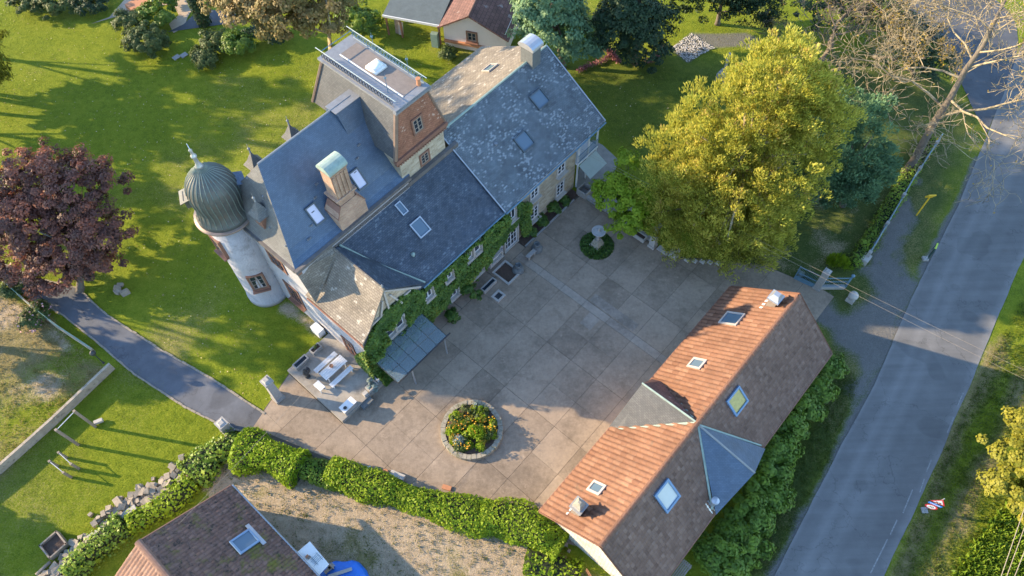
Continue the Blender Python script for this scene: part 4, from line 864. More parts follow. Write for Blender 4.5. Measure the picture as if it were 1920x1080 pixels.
for k, (px, lb_) in enumerate((((-12.41, 10.09, 0.75), 'grey block on the edge of the blue tarpaulin, next to the sheet'), ((-12.57, 9.89, 0.75), 'tan block on the edge of the blue tarpaulin, long and narrow'))):
    b = MB(); b.obox(Vector(px)+ZD*.05, UD*(.2+k*.1), VD*(.15-k*.05), ZD*.09); tag(b.build('block', M['granite' if k == 0 else 'oldwood'], None), lb_, 'block')
# ---------------------------------------------------------------- garden building and open shed behind the manor
gh = thing('garden_house', 'small pale pink garden building with brown tiled roof behind the manor', 'building', (-3.60, 59.90, 0.00))
ga = Vector((-6.04, 60.56, 0.00)); gdir = Vector((.954, -.30, 0)); gin = Vector((.30, .954, 0)); gw_ = 6.4
gl = lambda s, d, z: ga+gdir*s+gin*d+ZD*z
b = MB(); c4 = [gl(0, 0, 0), gl(gw_, 0, 0), gl(gw_, 7, 0), gl(0, 7, 0)]; b.hexa(c4, [q+ZD*2.7 for q in c4]); b.poly([gl(0, 0, 2.7), gl(gw_, 0, 2.7), gl(2.9, 0, 4.4)]); b.build('wall', M['render_pink'], gh)
b = MB(); b.slab(gl(-.5, -.5, 2.5), gl(-.5, 7.3, 2.5), gl(2.9, 7.3, 4.55), gl(2.9, -.5, 4.55), .14); rf = b.build('roof', M['brown_tile'], gh)
b = MB(); b.slab(gl(gw_+.5, 7.3, 2.4), gl(gw_+.5, -.5, 2.4), gl(2.9, -.5, 4.55), gl(2.9, 7.3, 4.55), .14); b.build('roof', M['brown_tile'], gh)
b = MB(); b.tube([gl(2.9, -.55, 4.58), gl(2.9, 7.3, 4.58)], .09, 6); b.build('ridge_capping', M['brownwood'], rf)
b = MB(); b.obox(gl(2.2, -.12, .75), gdir*2.2, gin*.12, ZD*.12); b.build('window_ledge', M['terracotta'], gh)
window(gh, gl(2.95, 0, 1.75), gdir, -gin, .9, 1.0, surround='brownwood', casing='oldwood', bars=(2, 2), depth=.1)
sh = thing('open_shed', 'open-fronted shed with dark felt roof and pale fascia joining the garden building', 'shed', (-9.72, 63.95, 0.00))
b = MB(); b.slab(gl(-6.3, -.2, 2.6), gl(-.35, -.2, 2.6), gl(-.35, 6.5, 3.1), gl(-6.3, 6.5, 3.1), .12); b.build('roof', plain('green_felt', (.10, .125, .13), .85, .2, 2, .3, 20), sh)
b = MB(); b.obox(gl(-3.3, -.28, 2.53), gdir*3.0, gin*.05, ZD*.12); b.build('fascia', M['white'], sh)
for s in (-6.1, -4.6, -.5): b = MB(); b.obox(gl(s, 0, 1.25), gdir*.08, gin*.08, ZD*1.22); b.build('post', M['brownwood'], sh)
b = MB(); b.obox(gl(-3.2, 6.3, 1.4), gdir*3, gin*.08, ZD*1.4); b.build('back_wall', M['oldwood'], sh)
for k, (s, d, h, lb_) in enumerate(((-5.3, .6, 1.9, 'tall brown board leaning inside the open shed'), (-4.9, .5, 1.3, 'short pale board leaning inside the open shed'))):
    b = MB(); b.obox(gl(s, d, h/2), gdir*.25, gin*.05+ZD*.0, ZD*h/2+gin*.15); tag(b.build('board', M['oldwood' if k == 0 else 'dressed'], None), lb_, 'board')
gcm = plain('green_crate', (.20, .28, .24), .7, .2, 4, .2, 20)
for k in range(3): b = MB(); b.obox(gl(-.9, -.35, .27+k*.54), gdir*.35, gin*.25, ZD*.27); tag(b.build('crate', gcm, None), ('bottom', 'middle', 'topmost')[k]+' faded green crate of the stack by the shed corner', 'crate')

# ---------------------------------------------------------------- vegetation
def unit(a): return a/np.maximum(np.linalg.norm(a, axis=-1, keepdims=True), 1e-9)
def leaf_mesh(name, P, axis, nrm, size, c, asp=.3):
    axis = unit(axis); b = unit(np.cross(nrm, axis)); n = np.cross(axis, b); s = size[:, None]
    V = np.stack([P-axis*s*.5, P+b*s*asp+n*s*.06, P+axis*s*.5-n*s*.08, P-b*s*asp+n*s*.06], 1).reshape(-1, 3)
    F = np.arange(len(V)).reshape(-1, 4)
    return np_mesh(name, V, F, {'c': np.repeat(np.clip(c, 0, 1), 4)})
def rdir(r, n): return unit(r.normal(size=(n, 3)))
def crown(r, lobes, nclump, per, cr, size, spray=0., updown=.3, inner=.5, flat=.8, cbase=(.15, .75), tiny=.35):
    """leaf positions: clumps spread over the lobes' shells, leaves on each clump"""
    lobes = np.array(lobes, float); w = (lobes[:, 3]*lobes[:, 4]*lobes[:, 5])**(2/3); w /= w.sum()
    li = r.choice(len(lobes), nclump, p=w); d = rdir(r, nclump); d[:, 2] = np.where(d[:, 2] < -.35, -d[:, 2]*.6, d[:, 2]); d = unit(d)
    rad = inner+(1-inner)*r.random(nclump)**.6
    rad *= 1+.16*r.normal(size=nclump)
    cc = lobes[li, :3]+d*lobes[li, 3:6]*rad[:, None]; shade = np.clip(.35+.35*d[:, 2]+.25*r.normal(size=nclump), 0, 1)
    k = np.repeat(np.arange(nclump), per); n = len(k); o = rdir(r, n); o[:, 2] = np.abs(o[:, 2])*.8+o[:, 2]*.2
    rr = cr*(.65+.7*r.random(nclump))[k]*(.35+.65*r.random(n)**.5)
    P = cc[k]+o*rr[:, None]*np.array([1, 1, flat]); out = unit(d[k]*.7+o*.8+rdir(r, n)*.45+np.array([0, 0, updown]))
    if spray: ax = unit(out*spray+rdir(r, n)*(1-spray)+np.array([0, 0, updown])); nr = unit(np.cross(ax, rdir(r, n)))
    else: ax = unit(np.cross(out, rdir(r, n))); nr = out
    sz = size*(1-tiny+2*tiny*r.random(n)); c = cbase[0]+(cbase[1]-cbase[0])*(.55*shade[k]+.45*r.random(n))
    return P, ax, nr, sz, c, cc
def tree(name, label, base, lobes, nclump, per, cr, size, mat, trunk_r=.2, seed=1, bark='bark', group=None, limbs=7, asp=.3, cat='tree', trunk=True, **kw):
    r = np.random.default_rng(seed); base = Vector((base[0], base[1], 0)); t = thing(name, label, cat, base, group)
    P, ax, nr, sz, c, cc = crown(r, lobes, nclump, per, cr, size, **kw)
    P[:, 2] = np.maximum(P[:, 2], .05)
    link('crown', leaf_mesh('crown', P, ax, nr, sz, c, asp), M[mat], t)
    if trunk:
        L0 = np.array(lobes); top = Vector(L0[L0[:, 2].argmax(), :3]); mb = MB(); mid = base.lerp(top, .5)+Vector((r.normal()*.2, r.normal()*.2, 0))
        mb.tube([base-ZD*.1, base.lerp(mid, .15), mid, top], [trunk_r*1.35, trunk_r, trunk_r*.7, trunk_r*.15], 8)
        for k in range(limbs):
            q = Vector(cc[r.integers(len(cc))]); s = base.lerp(mid, .4+.6*r.random()) if k % 2 else mid.lerp(top, .6*r.random())
            h = s.lerp(q, .5)+ZD*.1*(q-s).length*.6; mb.tube([s, h, q], [trunk_r*.45, trunk_r*.28, trunk_r*.06], 5)
        mb.build('trunk', M[bark], t, True)
    return t
def Gm(*stops): return stops
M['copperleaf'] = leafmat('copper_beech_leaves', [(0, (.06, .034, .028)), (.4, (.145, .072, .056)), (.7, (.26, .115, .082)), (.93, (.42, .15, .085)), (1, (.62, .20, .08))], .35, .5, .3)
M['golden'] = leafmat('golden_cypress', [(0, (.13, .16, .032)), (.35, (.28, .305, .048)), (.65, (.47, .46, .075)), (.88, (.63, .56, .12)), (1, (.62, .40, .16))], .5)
M['fir'] = leafmat('blue_green_yew', [(0, (.06, .125, .07)), (.5, (.15, .265, .135)), (1, (.27, .38, .17))], .3)
M['lime'] = leafmat('lime_green_leaves', [(0, (.14, .21, .014)), (.5, (.27, .37, .022)), (1, (.40, .48, .04))], .4)
M['dkever'] = leafmat('dark_evergreen', [(0, (.012, .030, .016)), (.5, (.035, .07, .03)), (.85, (.085, .115, .04)), (1, (.17, .16, .045))], .15)
M['pinkgreen'] = leafmat('turning_beech_leaves', [(0, (.09, .095, .022)), (.35, (.19, .155, .045)), (.6, (.32, .225, .09)), (.85, (.42, .32, .12)), (1, (.30, .29, .04))], .3)
M['laurel'] = leafmat('laurel_leaves', [(0, (.04, .09, .02)), (.5, (.12, .20, .02)), (.85, (.21, .305, .026)), (1, (.36, .42, .06))], .25, .45, .3)
M['hedge'] = leafmat('hedge_leaves', [(0, (.09, .15, .012)), (.5, (.19, .28, .015)), (.85, (.26, .36, .02)), (1, (.34, .40, .035))], .35, .55, .2)
M['limehedge'] = leafmat('pale_hedge_leaves', [(0, (.10, .17, .008)), (.5, (.20, .31, .010)), (1, (.29, .38, .02))], .35, .55, .2)
M['ivy'] = leafmat('ivy_leaves', [(0, (.03, .07, .016)), (.5, (.075, .145, .024)), (.85, (.13, .21, .03)), (1, (.30, .28, .04))], .2, .5, .3)
M['yellowleaf'] = leafmat('yellow_green_leaves', [(0, (.11, .12, .012)), (.5, (.25, .24, .025)), (1, (.42, .36, .05))], .3)
M['shrub'] = leafmat('shrub_leaves', [(0, (.030, .055, .014)), (.5, (.075, .11, .03)), (.85, (.16, .19, .055)), (1, (.26, .25, .10))], .2)
M['tips'] = leafmat('last_leaves', [(0, (.20, .15, .03)), (1, (.45, .30, .05))], .3)
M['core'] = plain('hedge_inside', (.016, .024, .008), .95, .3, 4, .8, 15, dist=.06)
def lobe(p, rx, ry=None, rz=None): return (p[0], p[1], p[2], rx, ry or rx, rz or rx)
# trees named by where they grow
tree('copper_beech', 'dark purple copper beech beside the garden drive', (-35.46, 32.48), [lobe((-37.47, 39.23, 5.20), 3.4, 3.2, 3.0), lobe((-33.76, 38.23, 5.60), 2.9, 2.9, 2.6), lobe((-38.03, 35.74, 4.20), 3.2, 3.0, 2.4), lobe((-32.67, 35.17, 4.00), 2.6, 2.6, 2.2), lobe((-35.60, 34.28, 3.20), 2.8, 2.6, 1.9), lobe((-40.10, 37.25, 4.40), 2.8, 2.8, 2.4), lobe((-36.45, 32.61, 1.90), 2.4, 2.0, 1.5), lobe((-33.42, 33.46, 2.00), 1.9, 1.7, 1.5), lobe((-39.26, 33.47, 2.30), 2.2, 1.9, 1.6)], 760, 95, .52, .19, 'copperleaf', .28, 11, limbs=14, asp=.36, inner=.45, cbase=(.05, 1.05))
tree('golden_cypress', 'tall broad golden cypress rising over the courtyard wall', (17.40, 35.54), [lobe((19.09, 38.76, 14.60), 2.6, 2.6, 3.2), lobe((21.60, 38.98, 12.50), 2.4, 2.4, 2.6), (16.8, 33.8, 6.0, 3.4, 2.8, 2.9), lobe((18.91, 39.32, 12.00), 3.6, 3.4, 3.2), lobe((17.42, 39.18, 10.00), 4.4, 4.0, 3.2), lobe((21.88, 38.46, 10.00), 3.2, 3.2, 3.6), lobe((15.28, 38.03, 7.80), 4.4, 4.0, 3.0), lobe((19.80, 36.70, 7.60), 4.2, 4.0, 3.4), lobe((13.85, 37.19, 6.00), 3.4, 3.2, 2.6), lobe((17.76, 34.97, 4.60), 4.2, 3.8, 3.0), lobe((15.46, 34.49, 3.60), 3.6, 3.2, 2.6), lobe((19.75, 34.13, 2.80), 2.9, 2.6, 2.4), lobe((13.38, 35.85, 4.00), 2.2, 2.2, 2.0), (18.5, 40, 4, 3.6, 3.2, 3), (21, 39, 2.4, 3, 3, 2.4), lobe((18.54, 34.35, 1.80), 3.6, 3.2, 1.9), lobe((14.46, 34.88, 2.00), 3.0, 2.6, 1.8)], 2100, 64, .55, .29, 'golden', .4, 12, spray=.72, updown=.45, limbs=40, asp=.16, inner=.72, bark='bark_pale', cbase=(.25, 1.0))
tree('blue_yew', 'dense blue-green yew standing behind the golden cypress', (28.82, 38.89), [lobe((27.83, 41.61, 7.00), 2.4, 2.4, 2.8), lobe((27.79, 40.28, 5.00), 3.2, 3.0, 2.8), lobe((27.42, 39.43, 3.00), 3.4, 3.0, 2.6), lobe((29.29, 40.05, 3.20), 2.6, 2.6, 2.4), lobe((26.17, 39.23, 2.60), 2.6, 2.4, 2.4)], 330, 90, .6, .28, 'fir', .25, 13, spray=.55, limbs=6, asp=.2, inner=.7)
tree('young_maple', 'lime green young maple leaning over the courtyard kerb', (9.49, 37.32), [lobe((9.25, 38.77, 3.60), 1.4, 1.4, 1.0), lobe((9.83, 40.32, 4.90), 1.1, 1.1, .7), lobe((8.48, 38.08, 3.10), 1.5, 1.5, 1.0), lobe((10.20, 37.24, 3.40), 1.6, 1.6, 1.1), lobe((9.38, 35.88, 2.50), 1.4, 1.3, .9), lobe((7.43, 39.13, 3.10), .8, .8, .6), lobe((10.78, 35.93, 2.80), 1.2, 1.2, .9)], 170, 70, .42, .2, 'lime', .09, 14, limbs=10, asp=.36, inner=.35)
tree('evergreen_oak', 'broad grey-green evergreen behind the far chimney', (5.67, 56.98), [lobe((4.74, 57.19, 4.40), 3.2, 3.0, 2.8), lobe((4.22, 57.85, 6.00), 3.0, 3.0, 2.4), lobe((6.55, 56.91, 3.00), 2.6, 2.6, 2.2), lobe((3.30, 59.15, 5.00), 2.4), lobe((4.10, 57.82, 10.50), 2.8, 2.8, 3)], 290, 80, .7, .28, 'fir', .3, 15, limbs=8, asp=.32, inner=.65, cbase=(.2, .95))
tree('holm_oak', 'dark glossy evergreen with a sunlit crown above the pink heather', (12.83, 57.20), [lobe((11.67, 56.90, 5.00), 3.0, 2.8, 2.8), lobe((13.73, 57.63, 3.40), 2.8, 2.8, 2.4), lobe((10.43, 57.63, 3.20), 2.4, 2.4, 2.2), lobe((12.07, 57.86, 6.60), 2.6, 2.6, 2.2), lobe((13.35, 56.89, 1.80), 2.6, 2.2, 1.8), lobe((11.53, 57.88, 11.00), 2.6, 2.6, 3)], 350, 80, .65, .26, 'dkever', .3, 16, limbs=6, asp=.32, inner=.7)
tree('turning_beech', 'wide beech with leaves turning pinkish brown behind the tall pavilion', (-17.43, 58.94), [lobe((-18.02, 55.76, 9.00), 4.2, 3.6, 2.6), lobe((-21.68, 57.05, 8.40), 3.8, 3.6, 2.4), lobe((-16.36, 55.52, 8.00), 2.8, 2.6, 2.2), lobe((-24.43, 58.43, 8.00), 3.0, 3.0, 2.2), lobe((-19.44, 56.31, 6.60), 2.6, 2.2, 1.8), lobe((-18.05, 58.06, 10.00), 4.0, 4.0, 2.5), (-17, 58.5, 16, 4.6, 4.2, 3), (-16.5, 57, 20, 4.0, 3.8, 3.2), (-14.5, 53.8, 20.5, 3.6, 3.2, 3.2)], 580, 80, .7, .27, 'pinkgreen', .26, 17, limbs=14, asp=.36, inner=.5, bark='bark_pale')  # last lobe is unseen, added to shade the lawn by the road
tree('yellow_tree', 'bright yellow-green leafy tree across the road under the cables', (34.79, 11.90), [lobe((32.82, 15.41, 3.60), 1.7, 1.7, 1.5), lobe((32.12, 13.41, 3.20), 1.5, 1.5, 1.3), lobe((33.72, 14.11, 4.20), 2.2, 2.2, 1.9), lobe((35.10, 17.19, 3.60), 1.8, 1.8, 1.4), lobe((33.41, 12.10, 2.80), 1.8, 1.6, 1.4)], 170, 80, .45, .22, 'yellowleaf', .15, 18, limbs=8, asp=.36, inner=.5)
tree('willow', 'weeping willow whose branches hang over the lawn edge', (-52.86, 53.55), [lobe((-48.60, 54.10, 5.00), 2.9, 2.9, 3.0), lobe((-48.64, 54.17, 3.00), 2.0, 2.0, 2.2), lobe((-49.18, 53.95, 7.00), 3, 3, 2.6)], 170, 70, .6, .38, 'yellowleaf', .25, 19, spray=.2, updown=-1.4, limbs=6, asp=.1, inner=.6, cbase=(.0, .6))
tree('dark_conifer', 'dark conifer at the lawn corner beyond the pebble bed', (21.94, 62.56), [lobe((20.83, 61.98, 3.40), 2.6, 2.4, 2.6), lobe((23.03, 61.99, 3.00), 2.4, 2.4, 2.4), lobe((25.15, 60.91, 2.20), 2.2, 2.2, 1.8), lobe((18.63, 62.10, 4.00), 2.4), lobe((21.70, 63.05, 5.00), 2.8)], 260, 70, .6, .27, 'dkever', .25, 20, limbs=5, asp=.25, spray=.4, inner=.65)
tree('holly', 'dark holly with small sunlit leaves beside the side road', (39.57, 53.71), [lobe((39.18, 55.10, 2.40), 2.2, 2.2, 2.2), lobe((40.62, 53.17, 1.80), 1.7, 1.7, 1.6), lobe((38.28, 57.51, 2.60), 2.2, 2.2, 2.0), lobe((37.19, 59.74, 2.40), 2.2, 2.2, 2.0), lobe((34.65, 61.04, 2.40), 2.6, 2.4, 2.0), lobe((31.60, 61.57, 2.40), 2.6, 2.4, 2.0)], 330, 70, .5, .2, 'dkever', .15, 21, limbs=5, asp=.32, inner=.7, cat='shrub', cbase=(.1, .9))
# shrubs: label, base pixel position measured on the plan, radius, height
def bush(name, label, q, r_, h, mat, seed, n=60, per=70, size=.2, cr=.42, group=None, asp=.33, **kw):
    return tree(name, label, q, [(q[0], q[1], h*.45, r_, r_, h*.52), (q[0]+r_*.45, q[1]-r_*.2, h*.36, r_*.62, r_*.62, h*.4), (q[0]-r_*.4, q[1]+r_*.3, h*.4, r_*.66, r_*.66, h*.44)], n, per, cr, size, mat, .05, seed, limbs=4, cat='shrub', group=group, inner=.65, asp=asp, **kw)
bush('rhododendron', 'large round rhododendron at the tar patch edge of the lawn', (-36.24, 61.06), 2.1, 2.3, 'shrub', 31, 110, 80)
bush('rhododendron', 'grey-green rhododendron between the big round one and the sand path', (-38.95, 64.40), 1.5, 1.9, 'shrub', 32, 60); bush('rhododendron', 'bright leaved rhododendron next to the sand path', (-36.04, 65.10), 1.7, 2.0, 'laurel', 33, 70)
bush('rhododendron', 'tall dark rhododendron behind the bright leaved one', (-35.83, 68.06), 1.9, 3.0, 'laurel', 36, 80)
bush('rhododendron', 'pale rhododendron on the lawn side of the tar patch', (-29.88, 59.00), 1.3, 1.4, 'shrub', 34, 60); bush('rhododendron', 'middle rhododendron between tar patch and turning beech', (-29.43, 61.01), 1.4, 1.8, 'shrub', 38, 60); bush('rhododendron', 'mid green rhododendron under the turning beech', (-26.93, 60.66), 1.6, 1.8, 'laurel', 35, 80)
bush('laurel_shrub', 'dark laurel in the shade of the turning beech', (-23.92, 62.36), 1.9, 1.8, 'dkever', 37, 80)
for k, (q, lb) in enumerate((((-50.43, 68.28), 'yellowish shrub at the far end of the lawn border'), ((-47.18, 67.88), 'olive shrub in the middle of the far lawn border'), ((-43.79, 67.98), 'dark shrub of the far lawn border nearest the sand path'))): bush('border_shrub', lb, q, 2.0, 2.0, 'shrub' if k < 2 else 'dkever', 40+k, 80)
bush('laurel_shrub', 'deep green laurel beside the open shed', (-14.92, 63.11), 2.2, 2.6, 'laurel', 44, 100, group=None)
bush('grass_clump', 'small yellowing clump under the garden building window', (-5.74, 58.98), .8, .9, 'shrub', 45, 20)
# laurels between barn and road
bl = [((23.45, 23.37), 1.1, 1.5), ((22.24, 21.67), 1.2, 1.7), ((20.92, 20.23), 1.3, 1.8), ((19.52, 18.83), 1.3, 1.9), ((18.54, 17.26), 1.3, 1.7), ((17.65, 15.73), 1.35, 1.8), ((16.91, 13.88), 1.5, 1.9), ((15.53, 12.46), 1.5, 2.0), ((14.70, 10.90), 1.5, 2.0), ((13.25, 9.74), 1.6, 2.1)]
for k, (q, r_, h) in enumerate(bl): r_ *= .92; bush('laurel_bush', ('laurel bush at the barn corner nearest the iron gate', 'second laurel bush from the gate end of the barn', 'third laurel bush from the gate end of the barn', 'laurel bush just before the blue slate gable of the barn', 'laurel bush under the tip of the blue slate gable', 'laurel bush beside the barn flue pipe', 'wide laurel bush past the barn flue pipe', 'broad laurel bush two before the slatted rack', 'laurel bush next to the slatted rack', 'laurel bush beside the dark blue lean-to')[k], q, r_, h, 'laurel', 50+k, 62, 70, .24, .42, 'laurels along the road side of the barn')
# clipped hedges -------------------------------------------------------
def hedge(name, label, line, w, h, mat, seed, dens=170, size=.135, group=None, jag=.1):
    r = np.random.default_rng(seed); line = densify(smoothline(line, 2), .5); p = np.array(line); t = thing(name, label, 'hedge', (p[0, 0], p[0, 1], 0), group)
    mb = MB(); d = np.gradient(p, axis=0); d = unit(d); s = np.stack([-d[:, 1], d[:, 0]], 1); K = 9
    wv = 1+.16*np.interp(np.arange(len(p)), np.arange(0, len(p)+4, 3), r.normal(size=len(np.arange(0, len(p)+4, 3)))); hv = 1+.10*np.interp(np.arange(len(p)), np.arange(0, len(p)+4, 4), r.normal(size=len(np.arange(0, len(p)+4, 4))))
    endf = np.clip(np.minimum(np.arange(len(p)), np.arange(len(p))[::-1])/2.0+.55, 0, 1)
    def sec(i, a, k=1.0):                                             # super-ellipse section
        c, q = math.cos(a), math.sin(a); f = (abs(c)**3.2+abs(q)**3.2)**(-1/3.2)
        return (p[i, 0]+s[i, 0]*c*f*w/2*wv[i]*endf[i]*k, p[i, 1]+s[i, 1]*c*f*w/2*wv[i]*endf[i]*k, max(0, q*f*h*hv[i]*endf[i]*k))
    for i in range(len(p)):
        for j in range(K): mb.p(sec(i, math.pi*j/(K-1), .84))
    for i in range(len(p)-1):
        for j in range(K-1): mb.f.append([i*K+j, (i+1)*K+j, (i+1)*K+j+1, i*K+j+1])
    mb.f += [list(range(K)), [(len(p)-1)*K+j for j in range(K)][::-1]]
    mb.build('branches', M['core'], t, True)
    L_ = np.hypot(*np.diff(p, axis=0).T).sum(); n = int(L_*(2*h+w)*dens); I = r.integers(0, len(p)-1, n); fr = r.random(n); A = math.pi*r.random(n)
    Q = np.array([np.array(sec(i, a))*(1-f)+np.array(sec(i+1, a))*f for i, a, f in zip(I, A, fr)])
    o = np.stack([s[I, 0]*np.cos(A), s[I, 1]*np.cos(A), np.sin(A)], 1); lump = (vnoise(Q[:, :2]+Q[:, 2:3], .7, seed)-.5)
    Q = Q+o*(lump*.22+r.normal(0, jag*.6, n))[:, None]; nr = unit(o*.9+rdir(r, n)*.75+[0, 0, .25]); ax = np.cross(nr, rdir(r, n))
    c = .38+.5*lump+.3*r.random(n)+.12*np.sin(A); Q[:, 2] = np.maximum(Q[:, 2], .03)
    ends = []
    link('leaves', leaf_mesh('leaves', Q, ax, nr, size*np.exp(r.normal(0, .32, n)), c, .36), M[mat], t); return t
hedge('clipped_hedge', 'long clipped hedge between courtyard and gravelly yard', [(-13.36, 16.70), (-10.54, 15.55), (-7.87, 14.64), (-5.24, 13.79), (-2.11, 12.87)], 2.1, 1.35, 'hedge', 60)
hedge('clipped_hedge', 'wide end block of the courtyard hedge beside the barn gable', [(-2.66, 12.99), (-0.29, 12.92), (1.67, 11.80), (2.89, 10.96)], 2.6, 1.5, 'hedge', 61)
hedge('clipped_hedge', 'dark shaded hedge piece between the pale mound and the long hedge', [(-15.93, 17.24), (-14.03, 16.57), (-12.47, 16.17)], 1.9, 1.25, 'laurel', 62)
hedge('clipped_hedge', 'pale green rounded hedge mound at the drive corner', [(-20.01, 18.39), (-17.81, 17.85), (-15.18, 16.68)], 2.6, 1.6, 'limehedge', 63)
hedge('loose_hedge', 'glossy loose hedge from the stone gate pillar to the rubble', [(-20.08, 18.79), (-21.54, 18.28), (-22.36, 17.52), (-23.10, 16.45)], 2.2, 1.1, 'laurel', 64, 80, .19, jag=.25)
hedge('loose_hedge', 'thin hedge behind the rubble stones above the mossy roof', [(-22.86, 16.18), (-23.91, 14.89), (-25.35, 13.83), (-26.52, 13.32)], 1.5, 1.0, 'hedge', 65, 80, .19, jag=.25)
hedge('loose_hedge', 'dark hedge running along the sunlit tiled slope', [(-26.89, 13.33), (-28.10, 12.30), (-29.05, 11.11), (-29.62, 9.94)], 1.9, 1.2, 'laurel', 66, 80, .19, jag=.25)
hedge('low_hedge', 'low hedge growing inside the blue roadside railing', [(28.00, 32.60), (30.79, 35.99), (33.64, 39.58), (36.34, 43.10), (38.70, 46.05)], 1.0, .75, 'laurel', 67, 90, .16, jag=.2)
hedge('low_hedge', 'ragged hedge strip below the hedge end and barn gable', [(0.35, 10.28), (2.29, 9.82), (3.82, 9.00)], 1.6, .6, 'hedge', 68, 70, .2, jag=.3)
# ivy on the facade ----------------------------------------------------
iv = thing('climbing_ivy', 'green ivy covering the manor facade above the courtyard', 'ivy', W(18, 24))
r = np.random.default_rng(70); n = 64000; iu = 10.4+17.8*r.random(n); iz = .1+7.0*r.random(n); keep = np.ones(n, bool)
topz = np.interp(iu, [10.4, 11.2, 13.2, 15.5, 16.3, 25.5, 26.2, 28.2], [4.8, 5.9, 7.0, 6.5, 5.6, 5.5, 5.4, 4.4])+.5*(vnoise(np.stack([iu, iu], 1), .8, 3)-.5)
botz = np.interp(iu, [10.4, 16.5, 17, 19.5, 20, 23.5, 24, 25.2, 25.4, 27, 27.2, 28.2], [.3, .5, .9, 1.0, .3, .9, 1.2, 1.6, 2.6, 2.7, .6, .2])+.8*(vnoise(np.stack([iu, iu], 1), .6, 9)-.5)
keep &= (iz < topz) & (iz > botz)
for (u, z, w, h) in ((13.27, 4.0, 1.85, 1.5), (16.8, 4.35, .95, 1.55), (18.95, 4.35, .95, 1.55), (21.7, 4.45, 1.8, 1.5), (26.25, 4.5, 1.05, 1.65), (19.15, 1.3, 1.1, 1.3), (21.9, 1.2, 1.5, .9), (26.1, 1.25, 1.8, 2.4), (24.1, 1.3, 1.5, 1.2)):
    keep &= ~((np.abs(iu-u) < w/2+.02) & (iz > z-h/2-.25) & (iz < z+h/2))
iu, iz = iu[keep], iz[keep]; n = len(iu); lump = vnoise(np.stack([iu, iz], 1), .8, 12); dep = (.1+.6*lump*r.random(n)**.5)*(1+1.3*np.exp(-((iu-12.6)/1.7)**2-((iz-3.3)/.5)**2))
P = np.array(VD)*(24.2-dep)[:, None]+np.array(UD)*iu[:, None]; P[:, 2] = iz; nr = unit(-np.array(VD)*.9+rdir(r, n)*.7+[0, 0, .35]); ax = np.cross(nr, rdir(r, n))
link('leaves', leaf_mesh('leaves', P, ax, nr, .2*(.7+.6*r.random(n)), .15+.5*lump+.35*r.random(n), .4), M['ivy'], iv)
n = 3600; a = r.random(n); P = np.zeros((n, 3)); zc = .45+4.6*r.random(n)*(1-.75*a); vv = 23.7+2.0*a; uu = 10.45-.3*r.random(n)-.15*(1-a)   # round the corner
P = np.array(UD)*uu[:, None]+np.array(VD)*vv[:, None]; P[:, 2] = zc; nr = unit(-np.array(UD)*.8+rdir(r, n)*.7+[0, 0, .3]); ax = np.cross(nr, rdir(r, n))
link('leaves', leaf_mesh('leaves', P, ax, nr, .18*(.7+.6*r.random(n)), .5+.5*r.random(n), .4), M['ivy'], iv)['label'] = 'yellowing ivy round the house corner'
n = 4200; uu = 10.3+1.2*r.random(n); vv = 22.7+1.5*r.random(n); P = np.array(UD)*uu[:, None]+np.array(VD)*vv[:, None]; P[:, 2] = .3+1.9*r.random(n)*(vv-22.6)/1.6
nr = unit(rdir(r, n)*.8+[0, 0, .6]); link('leaves', leaf_mesh('leaves', P, np.cross(nr, rdir(r, n)), nr, .17*(.7+.6*r.random(n)), .3+.6*r.random(n), .4), M['ivy'], iv)
for k, (u, v, rr_, h, lb) in enumerate(((20.4, 23.3, .75, 1.5, 'bushy shrub against the facade between two light wells'), (17.9, 23.1, .5, .8, 'reddish shrub at the canopy end'), (28.2, 23.75, .5, .7, 'low plants in the flower border beside the door'), (29.6, 23.75, .45, .9, 'rose bush in the flower border under the far wing windows'), (31.2, 23.75, .5, 1.3, 'tall plants in the flower border between two windows'), (32.6, 23.75, .4, .7, 'small plants at the far end of the flower border'))):
    q = W(u, v); bush('border_plant', lb, (q.x, q.y), rr_, h, 'ivy', 75+k, 26, 60, .15, .22)
